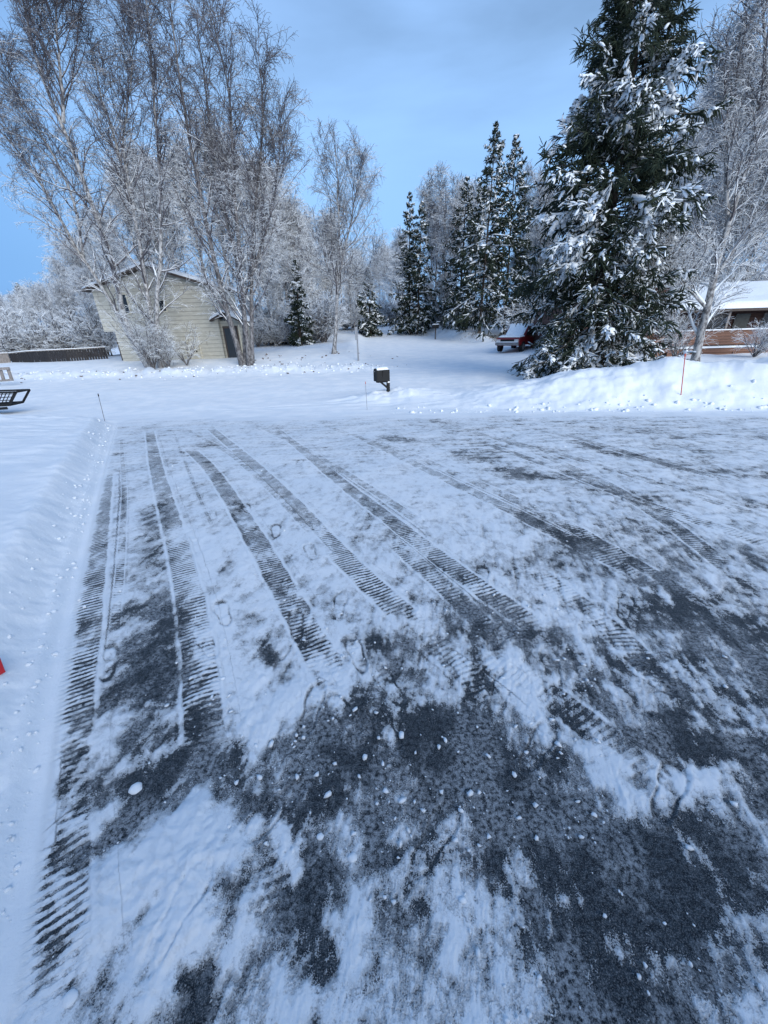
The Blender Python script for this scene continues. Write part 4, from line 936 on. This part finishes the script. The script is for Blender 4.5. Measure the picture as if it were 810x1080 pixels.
MB().box((-.045, -.012, .04), (.045, -.004, .09), Matrix.Translation((0, -.05, zbt-.12))).build('number_plate', mat('white_plate', (.7, .7, .7), .5, var=.05), mb)

def stake(name, top, bot, Y, r, m, label, cap_m=None):
    a_ = at(*bot, Y); b_ = at(*top, Y); zg = float(gz(a_[0], Y))
    o = empty(name, (a_[0], Y, zg), 0, label, 'stake'); b_ = Vector(b_)-o.location; a_ = Vector((0, 0, -.15))
    MB().cyl(a_, b_, r, r*.9, 8).build('rod', m, o)
    MB().cyl(b_, b_+(b_-a_).normalized()*.07, r*1.9, r*1.6, 8).build('tip', cap_m or m, o)
ORG = mat('orange_fibreglass', (.50, .085, .05), .5, var=.1)
stake('marker_stake', (722.5, 376), (714, 434), 10.75, .012, ORG, 'tall orange driveway marker stake leaning at the foot of the right snow bank')
stake('marker_stake', (104, 418), (110, 444), 11.0, .008, mat('dull_grey_rod', (.16, .16, .17), .6), 'thin grey driveway marker stake at the far left corner of the driveway', BLACKP)
stake('marker_stake', (385.5, 405), (387, 426), 12.2, .006, mat('dull_grey_rod', (.16, .16, .17), .6), 'very thin grey stake left of the mailbox', ORG)
p = onground(378, 381); Yp = p[1]; a_ = at(378, 381, Yp); b_ = at(376.8, 345, Yp); zg = float(gz(a_[0], Yp))
o = empty('sign_pole', (a_[0], Yp, zg), 0, 'bare metal sign pole beside the lone birch', 'pole'); print('pole', a_, b_, zg)
MB().box((-.05, -.03, -.3), (.05, .03, b_[2]-zg)).build('channel_post', METAL, o, bevel=.004)
MB().box((-.13, -.038, b_[2]-zg-.75), (.05, -.032, b_[2]-zg+.02)).build('sign_plate', METAL, o)
# second mailbox by the side road
p = onground(459, 358); a_ = at(459, 358, p[1]); zg = float(gz(a_[0], p[1]))
o = empty('mailbox', (a_[0], p[1], zg), .3, 'distant dark mailbox in the snow bank below the middle spruces', 'mailbox'); hh = 1.15
MB().box((-.05, -.05, -.3), (.05, .05, hh)).build('post', DARKW, o)
q_ = MB().prism([(y_*1.2, z_) for y_, z_ in prof_], 'x', -.35, .35).build('box', BLACKP, o); q_.location = (0, 0, hh)
snowcap('snow_cap', -.35, .35, -.16, .16, lambda X, Y: hh+hm*.9+0*X, .09, o, 14, 5)
# low snowy utility box / junk by the spire spruces
p = onground(422, 352); a_ = at(422, 352, p[1]); zg = float(gz(a_[0], p[1]))
o = empty('utility_trailer', (a_[0], p[1], zg+.1), .1, 'low dark trailer under snow beside the pair of spire spruces', 'trailer'); o.scale = (.6, .6, .6)
MB().box((-1.7, -.7, .45), (1.3, .7, .65)).build('bed', BLACKP, o, bevel=.03); MB().bar((-1.7, 0, .5), (-2.8, 0, .45), .1).build('tongue', BLACKP, o)
for s_ in (-1, 1): MB().cyl((-.1, s_*.74, .3), (-.1, s_*.9, .3), .32, n=18).build('wheel', BLACKP, o)
snowcap('snow_cover', -1.6, 1.2, -.65, .65, lambda X, Y: .65+0*X, .35, o, 18, 8)

# ------------------------------------------------------------------ vehicles
CARRED = mat('dark_red_paint', (.19, .010, .016), .3, var=.05)
CARWH = mat('white_paint', (.62, .64, .66), .35, var=.03)
CHROME = mat('frosted_bumper', (.18, .18, .19), .45, var=.1)
def suv(name, loc, rz, paint, label):
    r = empty(name, loc, rz, label, 'car')      # front looks along -x
    lo = [(-2.25, .45), (2.25, .45), (2.3, .62), (2.28, 1.02), (-.95, 1.06), (-2.1, .98), (-2.28, .88), (-2.3, .6)]
    MB().prism(lo, 'y', -.9, .9).build('body', paint, r, bevel=.05)
    cab = [(-1.05, 1.05), (2.2, 1.02), (1.98, 1.70), (-.25, 1.72)]
    c = MB().prism(cab, 'y', -.78, .78).build('cabin', paint, r, bevel=.06)
    MB().prism([(-1.02, 1.12), (-.98, 1.12), (-.30, 1.64), (-.34, 1.66)], 'y', -.68, .68).build('windscreen', GLASS, c)
    for s_ in (-1, 1):
        for a0, a1 in ((-.55, .35), (.45, 1.15), (1.25, 1.9)):
            sh = .28 if a0 < -.5 else 0
            MB().prism([(a0-.1, 1.12), (a1, 1.12), (a1-(.08 if a1 > 1.8 else 0), 1.6), (a0+sh, 1.6)], 'y', s_*.782, s_*.795).build('side_window', GLASS, c)
    MB().box((-2.42, -.88, .48), (-2.27, .88, .68)).build('bumper', CHROME, r, bevel=.03); MB().box((2.28, -.88, .48), (2.42, .88, .68)).build('bumper', CHROME, r, bevel=.03)
    MB().box((-2.33, -.5, .7), (-2.285, .5, .88)).build('grille', BLACKP, r)
    for s_ in (-1, 1):
        MB().box((-2.335, s_*.68-.15, .7), (-2.286, s_*.68+.15, .88)).build('headlight', mat('lamp_glass', (.5, .5, .5), .2, var=0), r)
        MB().box((2.286, s_*.76-.08, .7), (2.33, s_*.76+.08, 1.0)).build('tail_light', RED, r)
        for wx in (-1.45, 1.45):
            w_ = MB().cyl((wx, s_*.72, .36), (wx, s_*.94, .36), .37, n=22).build('wheel', BLACKP, r); MB().cyl((wx, s_*.935, .36), (wx, s_*.955, .36), .21, n=16).build('rim', CHROME, w_)
    snowcap('snow_cover', -2.0, -1.05, -.8, .8, lambda X, Y: 1.0+(X+2.2)*.05, .10, r, 20, 1)
    snowcap('snow_cover', -.3, 1.95, -.72, .72, lambda X, Y: 1.71+0*X, .18, c, 22, 2)
    snowcap('windscreen_snow', -1.05, -.28, -.66, .66, lambda X, Y: 1.10+(X+1.05)*.78, .10, c, 16, 3)
    MB().box((-2.44, -.84, .682), (-2.29, .84, .74)).build('bumper_snow', SNOWM, r, bevel=.025)
    return r
p = onground(545, 374); print('red car', p)
suv('parked_car', (p[0]+1.0, p[1]+3.0, float(gz(p[0]+1.0, p[1]+3.0))-.05), math.radians(52), CARRED, 'dark red car under snow parked beyond the road, half behind the big spruce')
for px, py, rz, lab in ((386, 350, 92, 'white snow-covered car parked at the end of the road beside the small spruce'), (366, 352, 88, 'distant snow-covered car just right of the lone birch trunk'), (349, 352, 94, 'distant snow-covered car just left of the lone birch trunk')):
    p = onground(px, py); Yc = 57.5 if px > 380 else 84; q = at(px, py, Yc)
    suv('parked_car', (q[0], Yc, float(gz(q[0], Yc))), math.radians(rz), CARWH, lab)

# ------------------------------------------------------------------ brown house with deck
Yd = 23.6; zb = -.25
hb = empty('house', (0, Yd, zb), 0, 'low brown house with a snowy roof and a front deck on the right', 'house')
def rx(px, py, Y=Yd): q = at(px, py, Y); return q[0], q[2]-zb
X0 = rx(704, 372)[0]; X1 = X0+18; zfl = .42; zr = rx(740, 349)[1]; zeave = rx(790, 326)[1]
print('brown house', X0, zfl, zr, zeave)
MB().box((X0-4.5, 2.6, -.3), (X1, 9.5, zeave+.15)).build('wall', BROWN, hb)
MB().prism([(2.6, zeave+.15), (9.5, zeave+.15), (6.05, zeave+1.35)], 'x', X0-4.5, X1).build('gable', BROWN, hb)
def xroof(name, ya, za, yb, zb2, x0, x1, sn=.28):
    k = (zb2-za)/(yb-ya); r = MB().prism([(ya, za), (yb, zb2), (yb, zb2+.14), (ya, za+.14)], 'x', x0, x1).build(name, DARKW, hb)
    snowcap('snow_cover', x0, x1, min(ya, yb), max(ya, yb), lambda X, Y: za+(Y-ya)*k+.14, sn, r, 44, x0)
xroof('roof', .1, zeave-.08, 6.05, zeave+1.38, X0-.3, X1+.4)
xroof('roof', 12, zeave-.08, 6.05, zeave+1.38, X0-.3, X1+.4)
zz = rx(700, 292, Yd+3.5)[1]
xroof('upper_roof', 2.2, zz-.55, 6.2, zz+.35, X0-5, X0+1.5)
MB().box((X0-4.6, 2.9, zeave), (X0+1.2, 6, zz-.6)).build('upper_wall', BROWN, hb)
for k, xx in enumerate((X0+.05, X0+3.2, X0+6.6, X0+10, X0+13.5)):
    MB().box((xx-.06, .35, -.3), (xx+.06, .47, zeave+.02)).build('post', GREYW, hb)
for xx in (X0+1.0, X0+3.4, X0+7.2, X0+10.6): window(xx, zfl+.75, xx+1.5, zeave-.25, 2.598, hb, fm=GREYW)
d_ = MB().box((X0+5.4, 2.55, zfl), (X0+6.3, 2.597, zeave-.2)).build('door', mat('dark_teal_door', (.03, .05, .055), .4), hb); MB().box((X0+5.48, 2.50, zfl+1), (X0+5.54, 2.55, zfl+1.1)).build('handle', METAL, d_)
window(X0-3.0, 1.0, X0-2.0, 2.0, 2.598, hb, fm=GREYW)
l_ = MB().box((X0-2.1+.5, 2.45, zeave-.42), (X0-1.9+.5, 2.597, zeave-.2)).build('porch_lamp', mat('amber_lamp', (.8, .35, .06), .4, var=0, emit=(1, .42, .06), es=3), hb)
dk = MB().box((X0, .0, zfl-.22), (X1, 2.59, zfl)).build('deck_floor', BRW, hb)
MB().box((X0+.02, .05, -.4), (X1, .09, zfl-.223)).build('deck_skirt', BRW, hb)
snowcap('snow_cover', X0, X1, -.05, .5, lambda X, Y: zfl+0*X, .10, dk, 40, 6)
rl = MB(); n = 5; rz_ = (zr-zfl-.2)/n
for k in range(n): rl.box((X0+.05, -.03, zfl+.16+k*rz_), (X1, .0, zfl+.16+k*rz_+rz_*.9))
rl_ = rl.build('deck_railing', BRW, hb); MB().box((X0, -.08, zr-.04), (X1, .10, zr)).build('handrail', BRW, rl_)
for xx in np.arange(X0+.05, X1, 1.9): MB().box((xx-.05, .003, 0), (xx+.05, .09, zr-.04)).build('railing_post', BRW, rl_)
snowcap('snow_cap', X0, X1, -.08, .10, lambda X, Y: zr+0*X, .06, rl_, 44, 4, 0)
st = MB()
for k in range(4): st.box((X0-.3*(k+1), .1, zfl-.12*(k+1)-.04), (X0-.3*k, 1.3, zfl-.12*(k+1)))
s_ = st.build('stairs', BRW, hb)
MB().bar((X0, .0, zr-.03), (X0-1.3, .0, zr-.75), .08, .10).bar((X0-.05, 0, zfl-.0), (X0-1.35, 0, zfl-.65), .05, .22).box((X0-1.33, -.04, -.3), (X0-1.23, .04, zr-.7)).build('stair_railing', BRW, s_)
MB().bar((X0, 1.35, zr-.03), (X0-1.3, 1.35, zr-.75), .08, .10).box((X0-1.33, 1.31, -.3), (X0-1.23, 1.39, zr-.7)).build('stair_railing', BRW, s_)
for k in range(4): snowcap('step_snow', X0-.3*(k+1), X0-.3*k, .12, 1.28, lambda X, Y, z=zfl-.12*(k+1): z+0*X, .06, s_, 10, k, 0)

# unseen building added behind the viewer to shade the near driveway
ga = empty('shade_garage', (1.4, -4.2, 0), 0, 'brown building added out of view behind the viewer to shade the near driveway', 'shade_garage')
MB().box((-5.5, -7, -.2), (5.5, 0, 3.0)).build('wall', BROWN, ga)
MB().prism([(-7.4, 2.9), (.7, 2.9), (.7, 3.1), (-3.4, 5.0), (-7.4, 3.1)], 'x', -6, 6).build('roof', DARKW, ga)
MB().box((-2.6, .003, 0), (2.6, .06, 2.3)).build('garage_door', mat('taupe_door', (.2, .17, .15), .7), ga)

# far roofs beyond the fence
def shed(px0, px1, pyt, pyb, Y, label, wallc):
    a_ = at(px0, pyb, Y); b_ = at(px1, pyt, Y); x0, x1 = a_[0], b_[0]; zt = b_[2]; zb_ = at(px0, pyb+0, Y)[2]; g_ = float(gz((x0+x1)/2, Y))-.5
    o = empty('shed', ((x0+x1)/2, Y, g_), 0, label, 'building'); w_ = (x1-x0)/2
    MB().box((-w_+.3, .3, 0), (w_-.3, 5.7, zb_-g_)).build('wall', wallc, o)
    za, zc = zb_-g_, zt-g_
    r = MB().prism([(0, za), (3, zc), (6, za), (6, za+.12), (3, zc+.12), (0, za+.12)], 'x', -w_, w_).build('roof', DARKW, o)
    for q0, q1, s0 in ((0, 3, 1), (3, 6, -1)):
        snowcap('snow_cover', -w_, w_, q0, q1, (lambda X, Y, s=s0, q=q0: (za+(Y-q)*(zc-za)/3 if s > 0 else zc-(Y-q)*(zc-za)/3)+.13), .25, r, 20, q0)
shed(39, 68, 361, 370, 52, 'low shed with a snow-covered roof beyond the fence', BROWN)
shed(-14, 17, 350, 360, 60, 'larger snow-roofed house far off beyond the fence at the left edge', mat('grey_siding', (.2, .22, .25), .8))

# ------------------------------------------------------------------ sky, light
w = bpy.data.worlds.new('World'); SC.world = w; w.use_nodes = True; N = NT(w); bg = N.n['Background']
SUN_EL = math.radians(24); SUN_ROT = math.radians(150)
sky = N.new('ShaderNodeTexSky', sky_type='NISHITA'); sky.sun_disc = False; sky.sun_elevation = SUN_EL; sky.sun_rotation = SUN_ROT; sky.ozone_density = 3.0; sky.air_density = 1.2; sky.dust_density = .3
tc = N.new('ShaderNodeTexCoord').outputs['Generated']
sp = N.new('ShaderNodeSeparateXYZ'); N.link(tc, sp.inputs[0])
n1 = N.noise(tc, 1.6, 6, .5, sx=(1, 1, 3.5), dist=.3); n2 = N.noise(tc, .9, 3, .5, sx=(1, 1, 2))
cl = N.step(N.math('ADD', N.math('MULTIPLY', n1, .6), N.math('MULTIPLY', n2, .5)), .38, .72)
cloud = N.mix(N.step(sp.outputs[2], 0, .8), (2.4, 4.6, 8.0), (4.1, 6.6, 11.4))
low = N.math('SUBTRACT', 1, N.step(sp.outputs[2], .02, .42))
skc = N.mix(N.math('MULTIPLY', low, .85), sky.outputs[0], (1.2, 3.0, 6.5))
west = N.math('MULTIPLY', N.step(N.math('MULTIPLY', sp.outputs[0], -1.0), .25, .75), .55)
skf = N.mix(west, N.mix(N.math('MULTIPLY', cl, .75), skc, cloud), (.9, 2.5, 5.5))
N.link(skf, bg.inputs['Color'])
bg.inputs['Strength'].default_value = .095
sl = bpy.data.lights.new('sun', 'SUN'); sl.energy = 2.2; sl.angle = math.radians(48); sl.color = (1, .97, .90)
so = bpy.data.objects.new('sun', sl); COL.objects.link(so)
SD = Vector((math.sin(SUN_ROT)*math.cos(SUN_EL), math.cos(SUN_ROT)*math.cos(SUN_EL), math.sin(SUN_EL)))
so.rotation_euler = SD.to_track_quat('Z', 'Y').to_euler()
SC.view_settings.view_transform = 'Standard'; SC.view_settings.look = 'None'; SC.view_settings.gamma = 1; SC.view_settings.exposure = .56
SC.render.engine = 'CYCLES'
